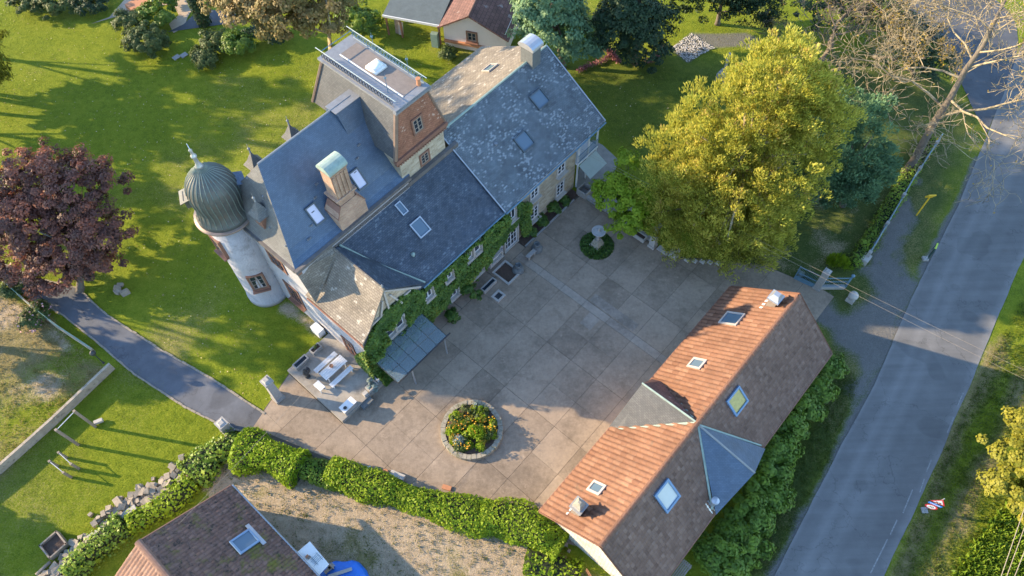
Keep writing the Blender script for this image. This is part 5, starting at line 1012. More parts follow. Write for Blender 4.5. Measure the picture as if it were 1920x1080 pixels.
# bare trees ----------------------------------------------------------
def bare_tree(name, label, base, tip, r0, seed, depth=5, bark='bark_pale', spread=.9, nmain=13, leaves=500, lean=1.0, twig=.020, start=.35, sprout=0):
    r = np.random.default_rng(seed); t = thing(name, label, 'tree', (base[0], base[1], 0)); base = Vector((base[0], base[1], -.1)); tip = Vector(tip); mb = MB(); tips = []
    def branch(p, d, ln, rad, dep):
        seg = 5 if dep > 1 else 4; pts = [p]; rr = [rad]; q = p.copy(); d = d.normalized()
        for k in range(seg):
            d = (d+Vector(r.normal(size=3))*.24+ZD*(.05 if dep > 2 else .02)).normalized(); q = q+d*ln/seg; pts.append(q.copy()); rr.append(max(twig, rad*(1-.7*(k+1)/seg)))
        mb.tube(pts, rr, 6 if dep >= 4 else (4 if dep > 1 else 3), False)
        if dep == 0: tips.append(q); return
        for k in range({4: 4, 3: 4, 2: 4, 1: 3}.get(dep, 4)):
            i = r.integers(1, seg+1); dd = (pts[i]-pts[i-1]).normalized(); side = Vector(r.normal(size=3)); side = (side-dd*side.dot(dd)).normalized()
            branch(pts[i], dd*.55+side*spread*.8+ZD*.08, ln*r.uniform(.45, .72), rr[i]*.62, dep-1)
    pts = [base]; n = 7
    for k in range(1, n+1): pts.append(base.lerp(tip, k/n)+Vector(r.normal(size=3))*.22*(0 if k == n else 1))
    rad = [r0*1.4]+[r0*(1-.8*k/n) for k in range(1, n+1)]; tk = MB(); tk.tube(pts, rad, 10, False); tk.build('trunk', M['bark'], t, True)
    for k in range(nmain):
        f = start+(1-start)*(k+.5)/nmain; x = f*n; i = min(n-1, int(x)); p = pts[i].lerp(pts[i+1], x-i); a = k*2.4+r.normal()*.3
        branch(p, Vector((math.cos(a), math.sin(a), .45+.3*r.random())), (tip-base).length*(.50-.2*f)*r.uniform(.8, 1.2), r0*(1-.75*f)*.42, depth-1)
    for k in range(sprout):                                           # shoots round the foot of the trunk
        f = .05+.3*r.random(); x = f*n; i = int(x); p = pts[i].lerp(pts[i+1], x-i); a = r.random()*6.28; branch(p, Vector((math.cos(a), math.sin(a), .5)), r.uniform(1.2, 2.4), .03, 1)
    o = mb.build('branches', M[bark], t, True)
    if leaves and tips:
        T = np.array([list(q) for q in tips]); P = T[r.integers(0, len(T), leaves)]+r.normal(0, .08, (leaves, 3)); nr = rdir(r, leaves)
        link('last_leaves', leaf_mesh('last_leaves', P, np.cross(nr, rdir(r, leaves)), nr, .16*(.6+.8*r.random(leaves)), r.random(leaves), .4), M['tips'], t)
    return t
bare_tree('bare_lime_tree', 'tall leafless tree with thick pale trunk at the roadside railing', (35.35, 42.21), (36.94, 45.99, 17.00), .40, 81, 5, nmain=14, leaves=500, sprout=40, start=.3)
bare_tree('bare_oak', 'leafless grey tree behind the golden cypress with a few orange leaves', (30.88, 56.29), (33.25, 58.62, 9.50), .30, 82, 5, 'bark', nmain=12, leaves=1500, start=.3)
bare_tree('bare_plum', 'low spreading nearly leafless tree over the holly', (36.66, 57.18), (36.32, 49.52, 6.50), .18, 83, 5, nmain=6, leaves=1800, start=.3, spread=1.1)
bare_tree('bare_shrub', 'wiry leafless shrub above the pebble bed', (26.47, 59.16), (26.35, 60.40, 3.20), .06, 84, 4, 'bark', nmain=9, leaves=120, start=.1, spread=1.1, twig=.014)
# an ivy-clad trunk at the tar patch
b = MB(); tq = Vector((*(-31.25, 64.89), 0)); tt = Vector((-30.18, 62.30, 9.00)); b.tube([tq, tq.lerp(tt, .3), tt], [.55, .42, .3], 10)
ct = thing('ivy_clad_tree', 'thick leaning trunk wrapped in ivy beside the tar patch', 'tree', tq); b.build('trunk', M['bark'], ct, True)
r = np.random.default_rng(88); n = 2600; f_ = r.random(n); a = 6.283*r.random(n); cpt = np.array(tq)[None]+(np.array(tt)-np.array(tq))[None]*f_[:, None]*.9; o = np.stack([np.cos(a), np.sin(a), .2+0*a], 1)
link('ivy_leaves', leaf_mesh('ivy', cpt+o*(.5+.35*r.random(n))[:, None]*(1-.25*f_)[:, None], np.cross(o, rdir(r, n)), unit(o+rdir(r, n)*.5), .24*(.6+.8*r.random(n)), r.random(n)*.8, .36), M['dkever'], ct)
# trees west of the frame: they throw the long shadows on the lawn
for k, (x, y, h, rr_) in enumerate(((-60.5, 62.5, 17, 2.6), (-58.5, 57.5, 11, 3.0), (-57, 52, 10.5, 3.0), (-56, 46.5, 10.5, 3.0), (-54, 40.5, 24.5, 4.0), (-52, 34.5, 21, 3.5), (-50, 29.5, 10.5, 2.4), (-46, 14.5, 5.5, 1.6))):
    tree('park_tree', ('tallest tree', 'broad tree', 'slim tree', 'round tree', 'highest dark tree', 'second highest tree', 'middling tree', 'smallest tree')[k]+' of the park row beyond the western lawn edge', (x, y), [(x, y, h*.72, rr_, rr_, h*.28), (x+rr_*.5, y+.8, h*.5, rr_*.8, rr_*.8, h*.2), (x-rr_*.4, y-1, h*.55, rr_*.7, rr_*.7, h*.22)], 85, 40, .8, .45, 'shrub', .3, 90+k, limbs=6, group='park trees west of the lawn', inner=.4, asp=.36)
tree('unseen_shade_tree', 'unseen tall tree with a high crown, added to dapple the back slope of the far wing', (-62, 58), [(-62, 58, 28, 3.4, 3.4, 2.6), (-60.5, 60.5, 26, 2.6, 2.6, 2.0), (-63, 55, 30, 2.6, 2.6, 2.0)], 60, 36, .9, .4, 'dkever', .3, 99, limbs=8, inner=.3, asp=.3)  # added out of view: high crown shaped to cast dapples on the wing roof
# ground cover and loose tufts (nobody could count them) ----------------
def tufts(name, poly, n, hmin, hmax, mat, seed, label, cat, thr=.35, blades=6, spread=.09):
    r = np.random.default_rng(seed); poly = np.array(poly); lo, hi = poly.min(0), poly.max(0); Q = lo+(hi-lo)*r.random((n*3, 2)); Q = Q[(sd_poly(Q, poly) < 0) & (fbm(Q, 2.2, 5)+.25*r.random(len(Q)) > thr)][:n]; m = len(Q)
    k = np.repeat(np.arange(m), blades); P = np.concatenate([Q[k]+r.normal(0, spread, (len(k), 2)), np.zeros((len(k), 1))], 1); h = (hmin+(hmax-hmin)*r.random(m))[k]*(.6+.6*r.random(len(k)))
    ax = unit(np.concatenate([r.normal(0, .55, (len(k), 2)), np.ones((len(k), 1))], 1)); P = P+ax*h[:, None]*.45
    o = link(name, leaf_mesh(name, P, ax, np.cross(ax, rdir(r, len(k))), h, (.25+.5*r.random(m))[k]+.25*r.random(len(k)), .16), M[mat]); stuff(o); tag(o, label, cat); return o
M['drygrass'] = leafmat('dry_grass', [(0, (.13, .14, .03)), (.5, (.27, .24, .09)), (1, (.46, .38, .2))], .3)
M['weeds'] = leafmat('green_weeds', [(0, (.03, .055, .010)), (.6, (.085, .13, .018)), (1, (.17, .19, .04))], .25)
M['lawnblade'] = leafmat('lawn_blades', [(0, (.13, .19, .012)), (.5, (.22, .29, .018)), (1, (.32, .36, .04))], .35)
tufts('field_grass', FIELD, 3800, .06, .2, 'drygrass', 101, 'rough dry grass tufts on the waste ground left of the low wall', 'grass', .3)
tufts('yard_weeds', YARD, 2600, .05, .18, 'weeds', 102, 'scattered low weeds on the gravelly yard', 'weeds', .52)
tufts('verge_grass', [(40.80, 29.11), (34.47, 21.93), (28.78, 14.64), (24.18, 8.60), (23.92, 1.84), (34.74, 6.05), (43.50, 22.51)], 9000, .06, .2, 'weeds', 103, 'rough verge grass across the road', 'grass', .3)
tufts('verge_grass', [(16.26, 8.89), (22.11, 16.25), (25.82, 22.42), (25.31, 23.54), (22.97, 20.58), (19.27, 16.26), (16.73, 12.97), (14.86, 8.86)], 3600, .05, .16, 'weeds', 104, 'short grass strip between laurels and road', 'grass', .3)
tufts('lawn_grass', [(-36.78, 16.59), (-33.80, 20.69), (-30.83, 25.35), (-28.96, 25.29), (-21.90, 20.32), (-22.50, 18.31), (-23.93, 16.79), (-28.74, 13.39), (-31.87, 11.53), (-36.02, 7.98)], 8000, .03, .07, 'lawnblade', 105, 'mown grass round the timber posts', 'grass', .2, 5)
tufts('lawn_grass', [(-57.86, 69.92), (-41.37, 64.10), (-32.71, 59.74), (-18.71, 59.92), (-17.03, 51.41), (-22.97, 45.37), (-29.08, 44.35), (-26.28, 37.21), (-20.58, 29.72), (-15.27, 28.09), (-17.33, 24.47), (-18.99, 21.90), (-27.81, 27.56), (-31.60, 34.69), (-34.92, 44.57), (-49.11, 45.11)], 22000, .03, .07, 'lawnblade', 106, 'mown grass of the big lawn beside the manor', 'grass', .2, 5)
tufts('lawn_grass', [(7.17, 55.79), (16.07, 57.67), (20.33, 54.51), (16.92, 49.03), (11.03, 45.33), (8.93, 49.01), (6.36, 55.45)], 5000, .03, .07, 'lawnblade', 108, 'mown grass of the lawn beyond the far wing', 'grass', .2, 5)
tufts('lawn_grass', [(-15.40, 59.01), (-3.60, 58.51), (-7.74, 54.57), (-13.36, 60.48)], 2500, .03, .07, 'lawnblade', 109, 'mown grass between pavilion and garden building', 'grass', .2, 5)
r = np.random.default_rng(115); n = 5200; lp_ = np.array([(-57.86, 69.92), (-41.37, 64.10), (-32.71, 59.74), (-18.71, 59.92), (15.54, 57.70), (16.92, 49.03), (8.56, 44.79), (-17.03, 51.41), (-29.08, 44.35), (-20.58, 29.72), (-17.33, 24.47), (-18.99, 21.90), (-27.81, 27.56), (-31.60, 34.69), (-49.11, 45.11)]); Q = lp_.min(0)+(lp_.max(0)-lp_.min(0))*r.random((n, 2)); Q = Q[sd_poly(Q, lp_) < 0]; n = len(Q); nr = unit(rdir(r, n)*.5+[0, 0, 1])
M['litter'] = leafmat('fallen_leaves', [(0, (.20, .13, .05)), (.6, (.42, .34, .14)), (1, (.62, .56, .40))], .2)
o = link('leaf_litter', leaf_mesh('leaf_litter', np.concatenate([Q, .03+.04*r.random((n, 1))], 1), np.cross(nr, rdir(r, n)), nr, .07+.09*r.random(n)**2, r.random(n), .4), M['litter']); stuff(o); tag(o, 'fallen pale leaves scattered over the lawns', 'leaf litter')
tufts('bare_scrub', [(31.43, 11.12), (34.87, 13.53), (32.77, 8.03), (28.29, 8.16)], 1500, .3, .7, 'laurel', 107, 'tangled low scrub under the cables across the road', 'scrub', .2, 9, .2)
M['heather'] = leafmat('pink_heather', [(0, (.18, .06, .07)), (1, (.42, .19, .20))], .2)
for k, pl in enumerate(([(7.19, 56.16), (8.31, 56.94), (9.66, 57.34), (10.87, 58.82)], [(10.11, 59.32), (10.81, 58.28), (11.25, 57.27)], [(13.88, 57.16), (14.99, 57.57), (15.87, 59.38)])):
    r = np.random.default_rng(110+k); pp = np.array(densify(pl, .12)); n = 700; P = pp[r.integers(0, len(pp), n)]+r.normal(0, .16, (n, 2)); P = np.concatenate([P, .05+.28*r.random((n, 1))], 1); nr = unit(rdir(r, n)+[0, 0, .7])
    o = link('heather', leaf_mesh('heather', P, np.cross(nr, rdir(r, n)), nr, .15*(.6+.8*r.random(n)), r.random(n), .4), M['heather']); tag(o, ('pink heather strip before the grey-green evergreen', 'pink heather patch between the two evergreens', 'pink heather curve round the dark evergreen')[k], 'heather'); stuff(o)

# ---------------------------------------------------------------- things on terrace and courtyard
def obj1(name, label, cat, mat, fn, group=None, T=W, smooth=False):
    b = MB(T); fn(b); return tag(b.build(name, M[mat], None, smooth), label, cat, group)
TZ = .42
# round flower bed: rim stones, soil, plants
fc = W(12.05, 15.56); fb = thing('round_flower_bed', 'circular flower bed with mossy stone rim in the courtyard', 'flower bed', (fc.x, fc.y, 0))
n = 38; seg = MB(); a = math.pi/n*.94
P8 = [(r_*math.cos(t), r_*math.sin(t)) for r_, t in ((1.92, -a), (2.28, -a), (2.28, a), (1.92, a))]
seg.hexa([(x, y, 0) for x, y in P8], [(x*.995, y, .42) for x, y in P8]); sm = seg.mesh('rim_stone')
for k in range(n): inst('rim_stone', sm, M['mossy'], fb, Matrix.Rotation(2*math.pi*k/n, 4, 'Z') @ Matrix.Translation((random.uniform(-.02, .02), 0, random.uniform(-.03, .03))))
b = MB(); b.lathe((fc.x, fc.y, .0), [(1.94, 0), (1.94, .34), (1.2, .42), (.05, .46)], 28); b.build('soil', M['soil'], fb)
M['flower'] = leafmat('orange_flowers', [(0, (.55, .22, .02)), (1, (.75, .42, .03))], .2); M['silver'] = leafmat('silver_leaves', [(0, (.16, .22, .20)), (1, (.34, .40, .36))], .2)
r = np.random.default_rng(120)
for k in range(95):
    t = 6.283*r.random(); d = 1.75*math.sqrt(r.random()); x, y = fc.x+d*math.cos(t), fc.y+d*math.sin(t); h = .35+.45*r.random(); rr_ = .2+.25*r.random(); n = 170
    if k < 3: x, y, h, rr_, n = fc.x+(.1, .55, -.9)[k], fc.y+(-.35, -.5, -.95)[k], (1.35, 1.2, .8)[k], (.5, .6, .5)[k], 700
    o = rdir(r, n); o[:, 2] = np.abs(o[:, 2]); P = np.array([x, y, .42])+o*np.array([rr_, rr_, h])*(.5+.5*r.random((n, 1))); nr = unit(o+rdir(r, n)*.6)
    mt = 'silver' if k in (2, 9) else ('weeds', 'hedge', 'shrub', 'hedge', 'weeds', 'limehedge', 'shrub', 'yellowleaf')[k % 8] if k > 2 else 'limehedge'
    link('plant', leaf_mesh('plant', P, np.cross(nr, rdir(r, n)), nr, .12*(.6+.8*r.random(n)), .2+.7*r.random(n), .38), M[mt], fb)
    if k % 6 == 0:
        m_ = 10; P = np.array([x, y, .42])+rdir(r, m_)*np.array([rr_, rr_, .08])+[0, 0, h*.95]; nr = unit(rdir(r, m_)*.4+[0, 0, 1]); link('blossom', leaf_mesh('blossom', P, np.cross(nr, rdir(r, m_)), nr, np.full(m_, .11), r.random(m_), .5), M['flower'], fb)
# planted ring with the pedestal basin
pc = W(30.9, 18.75); bed = thing('ivy_ring', 'round low ivy bed round the stone basin', 'flower bed', (pc.x, pc.y, 0))
r = np.random.default_rng(121); n = 4200; t = 6.283*r.random(n); d = 1.42*np.sqrt(r.random(n)); P = np.stack([pc.x+d*np.cos(t), pc.y+d*np.sin(t), .05+.3*r.random(n)*(1-(d/1.5)**4)], 1); nr = unit(rdir(r, n)*.8+[0, 0, .7])
link('leaves', leaf_mesh('leaves', P, np.cross(nr, rdir(r, n)), nr, .15*(.6+.8*r.random(n)), .1+.6*r.random(n), .4), M['ivy'], bed)
b = MB(); b.lathe((pc.x, pc.y, 0), [(1.38, 0), (1.36, .1), (.05, .12)], 24); b.build('soil', M['soil'], bed)
ft = thing('stone_basin', 'carved stone basin on a square pedestal in the ivy ring', 'fountain', (pc.x, pc.y, 0))
b = MB(); b.T = lambda x, y, z: W(30.9+x, 18.75+y, z); b.box(-.5, .5, -.5, .5, 0, .3); b.frus(0, 0, .3, .95, .42, .42, .24, .24); b.build('pedestal', M['mossy'], ft)
b = MB(); b.lathe((pc.x, pc.y, .95), [(.2, 0), (.13, .2), (.13, .75), (.2, .85)], 12); b.build('column', M['granite'], ft, True)
b = MB(); b.lathe((pc.x, pc.y, 1.78), [(.15, 0), (.45, .12), (.58, .3), (.6, .36), (.54, .38), (.4, .3), (.1, .34), (.07, .6), (.02, .72)], 24); b.build('bowl', M['granite'], ft, True)
# dark stone urns and the bench
for u, v, lb in ((27.35, 22.35, 'dark stone planter on a round base beside the small bench'), (24.75, 22.15, 'dark stone planter on a round base by the light well kerb')):
    q = W(u, v); ur = thing('stone_planter', lb, 'planter', (q.x, q.y, 0))
    b = MB(); b.lathe((q.x, q.y, 0), [(.52, 0), (.52, .12), (.42, .32), (.26, .45)], 20); b.build('base', M['darkstone'], ur, True)
    b = MB(); b.lathe((q.x, q.y, .42), [(.2, 0), (.26, .25), (.27, .4), (.2, .4), (.18, .2), (.02, .18)], 18, False); b.build('pot', M['darkstone'], ur, True)
def bench_(b): b.box(25.95, 26.95, 22.05, 22.4, .4, .5); b.box(26.05, 26.2, 22.08, 22.37, .03, .4); b.box(26.7, 26.85, 22.08, 22.37, .03, .4)
obj1('stone_bench', 'small grey stone bench beside the dark planter', 'bench', 'granite', bench_)
# light wells and troughs before the facade
def well(b, u0, u1, v0, v1):
    b.box(u0, u1, v0, v0+.16, .0, .17); b.box(u0, u0+.16, v0+.16, v1, .0, .17); b.box(u1-.16, u1, v0+.16, v1, .0, .17)
for (u0, u1, v0, v1, lb, mt) in ((23.1, 24.75, 21.75, 23.6, 'square planting bed with kerb beside the facade', 'soil'), (21.35, 22.25, 21.3, 22.1, 'small kerbed light well with dark grate', 'iron')):
    w_ = obj1('light_well', lb, 'light well' if mt == 'iron' else 'planting bed', 'dressed', lambda b: well(b, u0, u1, v0, v1) or b.box(u0+.16, u1-.16, v1-.16, v1, .0, .17))
    b = MB(W); b.box(u0+.17, u1-.17, v0+.17, v1-.17, .0, .07); b.build('fill', M[mt], w_)
def trough(b, u, v, z, a, c, h):
    b.box(u-a, u+a, v-c, v+c, z, z+.1); b.box(u-a, u+a, v-c, v-c+.09, z+.1, z+h); b.box(u-a, u+a, v+c-.09, v+c, z+.1, z+h); b.box(u-a, u-a+.09, v-c+.09, v+c-.09, z+.1, z+h); b.box(u+a-.09, u+a, v-c+.09, v+c-.09, z+.1, z+h)
def tr_(name, lb, u, v, z, a, c, h, fill, mt='granite'):
    t = obj1(name, lb, 'planter', mt, lambda b: trough(b, u, v, z, a, c, h)); b = MB(W); b.box(u-a+.09, u+a-.09, v-c+.09, v+c-.09, z+.1, z+h*.75); b.build('fill', M[fill], t); return t
tr_('stone_trough', 'long stone trough filled with water under the facade window', 21.9, 22.85, .15, .75, .24, .4, 'glass')
tr_('stone_trough', 'pale stone trough set against the courtyard kerb wall', 33.75, 16.5, .25, .28, .62, .42, 'soil', 'dressed')
tr_('stone_trough', 'twin-bowl stone trough on the terrace edge', 7.35, 28.95, TZ, .62, .26, .38, 'glass'); tr_('stone_trough', 'short stone trough with a plant on the terrace edge', 8.85, 28.95, TZ, .45, .26, .38, 'soil')
q = W(8.95, 28.95); bush('trough_plant', 'wispy plant growing in the short terrace trough', (q.x, q.y), .16, 1.3, 'shrub', 130, 8, 20, .14, .1)
tr_('flower_pot', 'square white planter at the terrace corner by the canopy', 10.35, 23.6, TZ, .24, .24, .34, 'soil', 'white'); tr_('flower_pot', 'round-leaved planter on the terrace edge', 9.55, 23.45, TZ, .42, .26, .3, 'soil', 'dressed')
q = W(9.55, 23.45); bush('succulent', 'grey green succulent in the terrace planter', (q.x, q.y), .36, 1.45, 'silver', 131, 14, 30, .16, .16)
obj1('stone_block', 'small white stone block beside the succulent planter', 'block', 'dressed', lambda b: b.box(8.65, 9.0, 23.2, 23.5, TZ, TZ+.35))
ck = obj1('stone_plinth', 'white topped stone plinth on the terrace corner', 'plinth', 'granite', lambda b: b.box(6.75, 7.85, 23.2, 23.75, TZ, TZ+.6)); b = MB(W); b.box(6.7, 7.9, 23.15, 23.8, TZ+.6, TZ+.66); b.build('top', M['white'], ck)
obj1('iron_pan', 'small black pan on the white topped plinth', 'pan', 'iron', lambda b: b.lathe((7.0, 23.4, TZ+.66), [(.1, 0), (.14, .06), (.13, .06), (.08, .02)], 12))
obj1('slate_step', 'dark step block at the foot of the terrace', 'step', 'darkstone', lambda b: b.box(7.95, 8.95, 22.68, 23.08, .03, .3))
# picnic table, benches, stool
tb = thing('picnic_table', 'white slatted garden table on the terrace', 'table', W(8.5, 26.45, TZ))
for k in range(5): b = MB(W); b.box(7.55, 9.65, 26.08+k*.17, 26.23+k*.17, TZ+.71, TZ+.75); b.build('slat', M['white'], tb)
for u in (7.75, 9.4):
    for v in (26.14, 26.84): b = MB(W); b.box(u-.04, u+.04, v-.04, v+.04, TZ, TZ+.71); b.build('leg', M['white'], tb)
for v, lb in ((27.42, 'white garden bench on the lawn side of the table'), (25.62, 'white garden bench on the canopy side of the table')):
    t = thing('garden_bench', lb, 'bench', W(8.5, v, TZ))
    for k in range(2): b = MB(W); b.box(7.5, 9.6, v-.2+k*.21, v-.01+k*.21, TZ+.42, TZ+.46); b.build('slat', M['white'], t)
    for u in (7.65, 9.45): b = MB(W); b.box(u-.04, u+.04, v-.17, v+.17, TZ, TZ+.42); b.build('leg', M['white'], t)
st = thing('garden_stool', 'white square stool at the end of the garden table', 'stool', W(6.95, 26.3, TZ)); b = MB(W); b.box(6.7, 7.2, 25.9, 26.7, TZ+.42, TZ+.46); b.build('seat', M['white'], st)
for u in (6.75, 7.15):
    for v in (25.96, 26.64): b = MB(W); b.box(u-.03, u+.03, v-.03, v+.03, TZ, TZ+.42); b.build('leg', M['white'], st)
obj1('clay_pot', 'small clay pot standing on the white garden table', 'pot', 'terracotta', lambda b: b.lathe((8.55, 26.6, TZ+.75), [(.1, 0), (.15, .18), (.15, .24), (.11, .22), (.02, .18)], 14))
def sculpt(b):
    b.lathe((6.95, 27.75, TZ), [(.2, 0), (.2, .08), (.1, .15), (.16, .4), (.24, .65), (.16, .95), (.08, 1.05), (.1, 1.18), (.03, 1.3)], 10)
    b.obox((7.1, 27.8, TZ+.6), (.22, .05, .1), (-.03, .12, 0), (0, 0, .22))
obj1('garden_statue', 'dark bronze bird statue beside the garden stool', 'statue', 'iron', sculpt, smooth=True)
obj1('heat_pump', 'white heat pump unit on the lawn against the rendered wall', 'heat pump', 'plastic', lambda b: [b.box(9.75, 10.35, 29.65, 30.6, .12, .95), b.box(9.85, 10.25, 29.75, 29.85, 0, .12), b.box(9.85, 10.25, 30.4, 30.5, 0, .12)])
# stone pillars
def pillar(name, lb, u, v, w, h, mt='granite', cap=True, taper=.82, urn=False):
    q = W(u, v); t = thing(name, lb, 'pillar', (q.x, q.y, 0)); T = lambda x, y, z: W(u+x, v+y, z)
    b = MB(T); b.box(-w*.75, w*.75, -w*.75, w*.75, 0, h*.1); b.build('base', M[mt], t); b = MB(T); b.frus(0, 0, h*.1, h*.88, w*.62, w*.62, w*.62*taper, w*.62*taper); b.build('shaft', M[mt], t)
    b = MB(T); b.box(-w*.68, w*.68, -w*.68, w*.68, h*.88, h*.95); b.frus(0, 0, h*.95, h, w*.5, w*.5, w*.3, w*.3); b.build('cap', M[mt], t); return t
pillar('gate_pillar', 'tall carved stone pillar at the corner of drive and terrace', 4.4, 28.3, .52, 3.3)
pillar('gate_pillar', 'square stone pillar at the hedge end across the drive', .3, 29.1, .55, 1.6, taper=1)
pillar('stone_pillar', 'tall pale stone pillar between trough and threshold', 33.9, 15.2, .42, 3.2, 'dressed')
pillar('stone_pillar', 'leaning-looking rough pillar at the kerb wall near the gallery', 34.15, 21.1, .26, 1.5, 'mossy')
pd = pillar('stone_pedestal', 'low pedestal at the threshold under the cypress', 34.3, 13.3, .5, .9, 'dressed', taper=1)
obj1('bronze_figure', 'small dark figure on the low pedestal', 'figure', 'iron', lambda b: b.lathe((34.3, 13.3, .9), [(.16, 0), (.2, .2), (.1, .4), (.14, .55), (.04, .68)], 10), smooth=True)
obj1('threshold_slab', 'pale stone threshold slab between pillar and pedestal', 'slab', 'dressed', lambda b: b.box(33.85, 34.35, 13.75, 14.75, 0, .14))
kw = thing('kerb_wall', 'low stone kerb wall along the courtyard under the maple', 'wall', W(34.3, 19))
for k in range(9): b = MB(W); b.box(34.15, 34.45, 15.6+k*.78, 16.34+k*.78, 0, .34+.03*(k % 3)); b.build('stone', M['granite'], kw)
obj1('stone_sink', 'square stone sink at the corner of the far wing', 'sink', 'granite', lambda b: trough(b, 34.6, 23.0, 0, .55, .5, .75))
kw = thing('kerb_stones', 'row of pale stones along the yard edge under the cypress', 'stones', W(35.3, 11))
for k in range(5): b = MB(W); b.frus(34.6+k*.35, 12.2-k*.52, 0, .2, .18, .22, .12, .15); b.build('stone', M['dressed'], kw)
# trays and table by the gallery
for k in range(3): obj1('planting_tray', ('rust coloured tray nearest the gallery', 'brown tray between the rust and black ones', 'black tray at the end of the tray row')[k], 'tray', ('rust', 'oldwood', 'iron')[k], lambda b: b.box(35.0+.02*k, 35.45, 22.9-k*.55, 23.35-k*.55, .03, .12))
obj1('wooden_chest', 'low wooden chest before the green awning', 'chest', 'oldwood', lambda b: [b.box(36.0, 36.9, 22.0, 22.5, .03, .5), b.box(35.95, 36.95, 21.95, 22.55, .5, .56)]); obj1('clay_box', 'clay coloured box beside the wooden chest', 'box', 'terracotta', lambda b: [b.box(35.55, 35.9, 22.1, 22.6, .03, .4), b.box(35.5, 35.94, 22.05, 22.65, .4, .45)])
# column with figure on the far lawn
cq = Vector((*(20.97, 54.33), 0)); cl = thing('lawn_column', 'slender white column with carved top on a block in the lawn', 'column', cq)
b = MB(); b.obox(cq+ZD*.5, UD*.5, VD*.5, ZD*.5); b.obox(cq+ZD*1.08, UD*.38, VD*.38, ZD*.08); b.build('plinth', M['granite'], cl)
b = MB(); b.lathe((cq.x, cq.y, 1.15), [(.2, 0), (.13, .12), (.13, 1.3), (.18, 1.38), (.2, 1.5), (.12, 1.6), (.16, 1.85), (.1, 2.05), (.13, 2.25), (.03, 2.4)], 14); b.build('shaft', M['dressed'], cl, True)
# pebble bed
r = np.random.default_rng(140); pm = np.array([(16.68, 59.04), (19.06, 61.31), (21.07, 59.00), (18.04, 56.98)]); n = 1500; Q = pm.min(0)+(pm.max(0)-pm.min(0))*r.random((n, 2)); Q = Q[sd_poly(Q, pm) < 0]
b = MB()
for q in Q:
    s = r.uniform(.05, .12); a = r.random()*3.14; d = Vector((math.cos(a), math.sin(a), .0)); e = Vector((-d.y, d.x, 0)); c = Vector((q[0], q[1], s*.35+.02))
    i = [b.p(c+x) for x in (d*s, e*s*.7, -d*s, -e*s*.7, ZD*s*.5)]; b.f += [[i[0], i[1], i[4]], [i[1], i[2], i[4]], [i[2], i[3], i[4]], [i[3], i[0], i[4]]]
stuff(tag(b.build('pebbles', plain('pale_pebbles', (.42, .40, .38), .8, .4, 8, .2, 30), None), 'bed of pale pebbles on the lawn below the dark conifer', 'pebbles'))
# ---------------------------------------------------------------- rubble stones beside the hedge
me_st = []
for k in range(5):
    b = MB(); r = np.random.default_rng(150+k); b.hexa([(x*r.uniform(.8, 1.1), y*r.uniform(.8, 1.1), -1+.2*r.random()) for x, y in ((-1, -1), (1, -1), (1, 1), (-1, 1))], [(x*r.uniform(.6, 1.05), y*r.uniform(.6, 1.05), 1-.3*r.random()) for x, y in ((-1, -1), (1, -1), (1, 1), (-1, 1))]); me_st.append(b.mesh('stone'))
def rubble(name, lb, line, n, wid, smin, smax, seed, mt='mossy', hmax=.5):
    r = np.random.default_rng(seed); p = np.array(densify(line, .1)); t = thing(name, lb, 'stones', (p[0, 0], p[0, 1], 0))
    for k in range(n):
        q = p[r.integers(len(p))]+r.normal(0, wid, 2); s = r.uniform(smin, smax); z = s*.4+max(0, hmax*(1-np.abs(r.normal()))*r.random()*.6)
        M_ = Matrix.Translation((q[0]-p[0, 0], q[1]-p[0, 1], z)) @ Matrix.Rotation(r.random()*6.28, 4, 'Z') @ Matrix.Rotation(r.normal()*.25, 4, 'X') @ Matrix.Diagonal((s*r.uniform(.8, 1.6), s, s*r.uniform(.7, 1.1), 1)); inst('stone', me_st[k % 5], M[mt], t, M_)
    return t
M['rubble'] = plain('rubble', (.30, .25, .19), .9, .3, 3, .6, 20, dist=.03); 
rubble('rubble_heap', 'heap of squared old stones along the lawn edge by the hedge', [(-23.78, 16.97), (-24.95, 16.24), (-26.25, 15.33), (-27.35, 14.44), (-28.12, 13.84), (-28.93, 13.39)], 125, .42, .11, .25, 160, 'rubble')
rubble('rubble_heap', 'grey stones behind the wooden planter box', [(-29.43, 12.51), (-30.23, 11.49), (-30.89, 10.65), (-31.46, 10.15)], 40, .35, .12, .26, 161, 'granite', .3)
rubble('rubble_heap', 'small stones lying at the foot of the barn gable', [(2.68, 11.77), (3.26, 11.23)], 16, .28, .08, .16, 162, 'dressed', .1)
b = MB(); q = Vector((*(-27.85, 13.47), .25)); d = (Vector((*(-26.60, 14.42), .25))-Vector((*(-28.92, 12.68), .25))).normalized(); b.obox(q, d*1.7, d.cross(ZD)*.2, ZD*.16); tag(b.build('stone_lintel', M['dressed'], None), 'long pale stone beam lying beside the rubble heap', 'stone')
pb_ = thing('wooden_planter', 'square weathered timber planter box on the lawn corner', 'planter', (*(-31.45, 12.08), 0)); c = Vector((*(-31.45, 12.08), 0))
for k, (a, e) in enumerate(((UD, VD), (VD, UD), (UD, -VD), (VD, -UD))): b = MB(); b.obox(c+e*.62+ZD*.25, a*.66, e*.05, ZD*.25); b.build('board', M['oldwood'], pb_)
b = MB(); b.obox(c+ZD*.15, UD*.56, VD*.56, ZD*.12); b.build('soil', M['soil'], pb_)
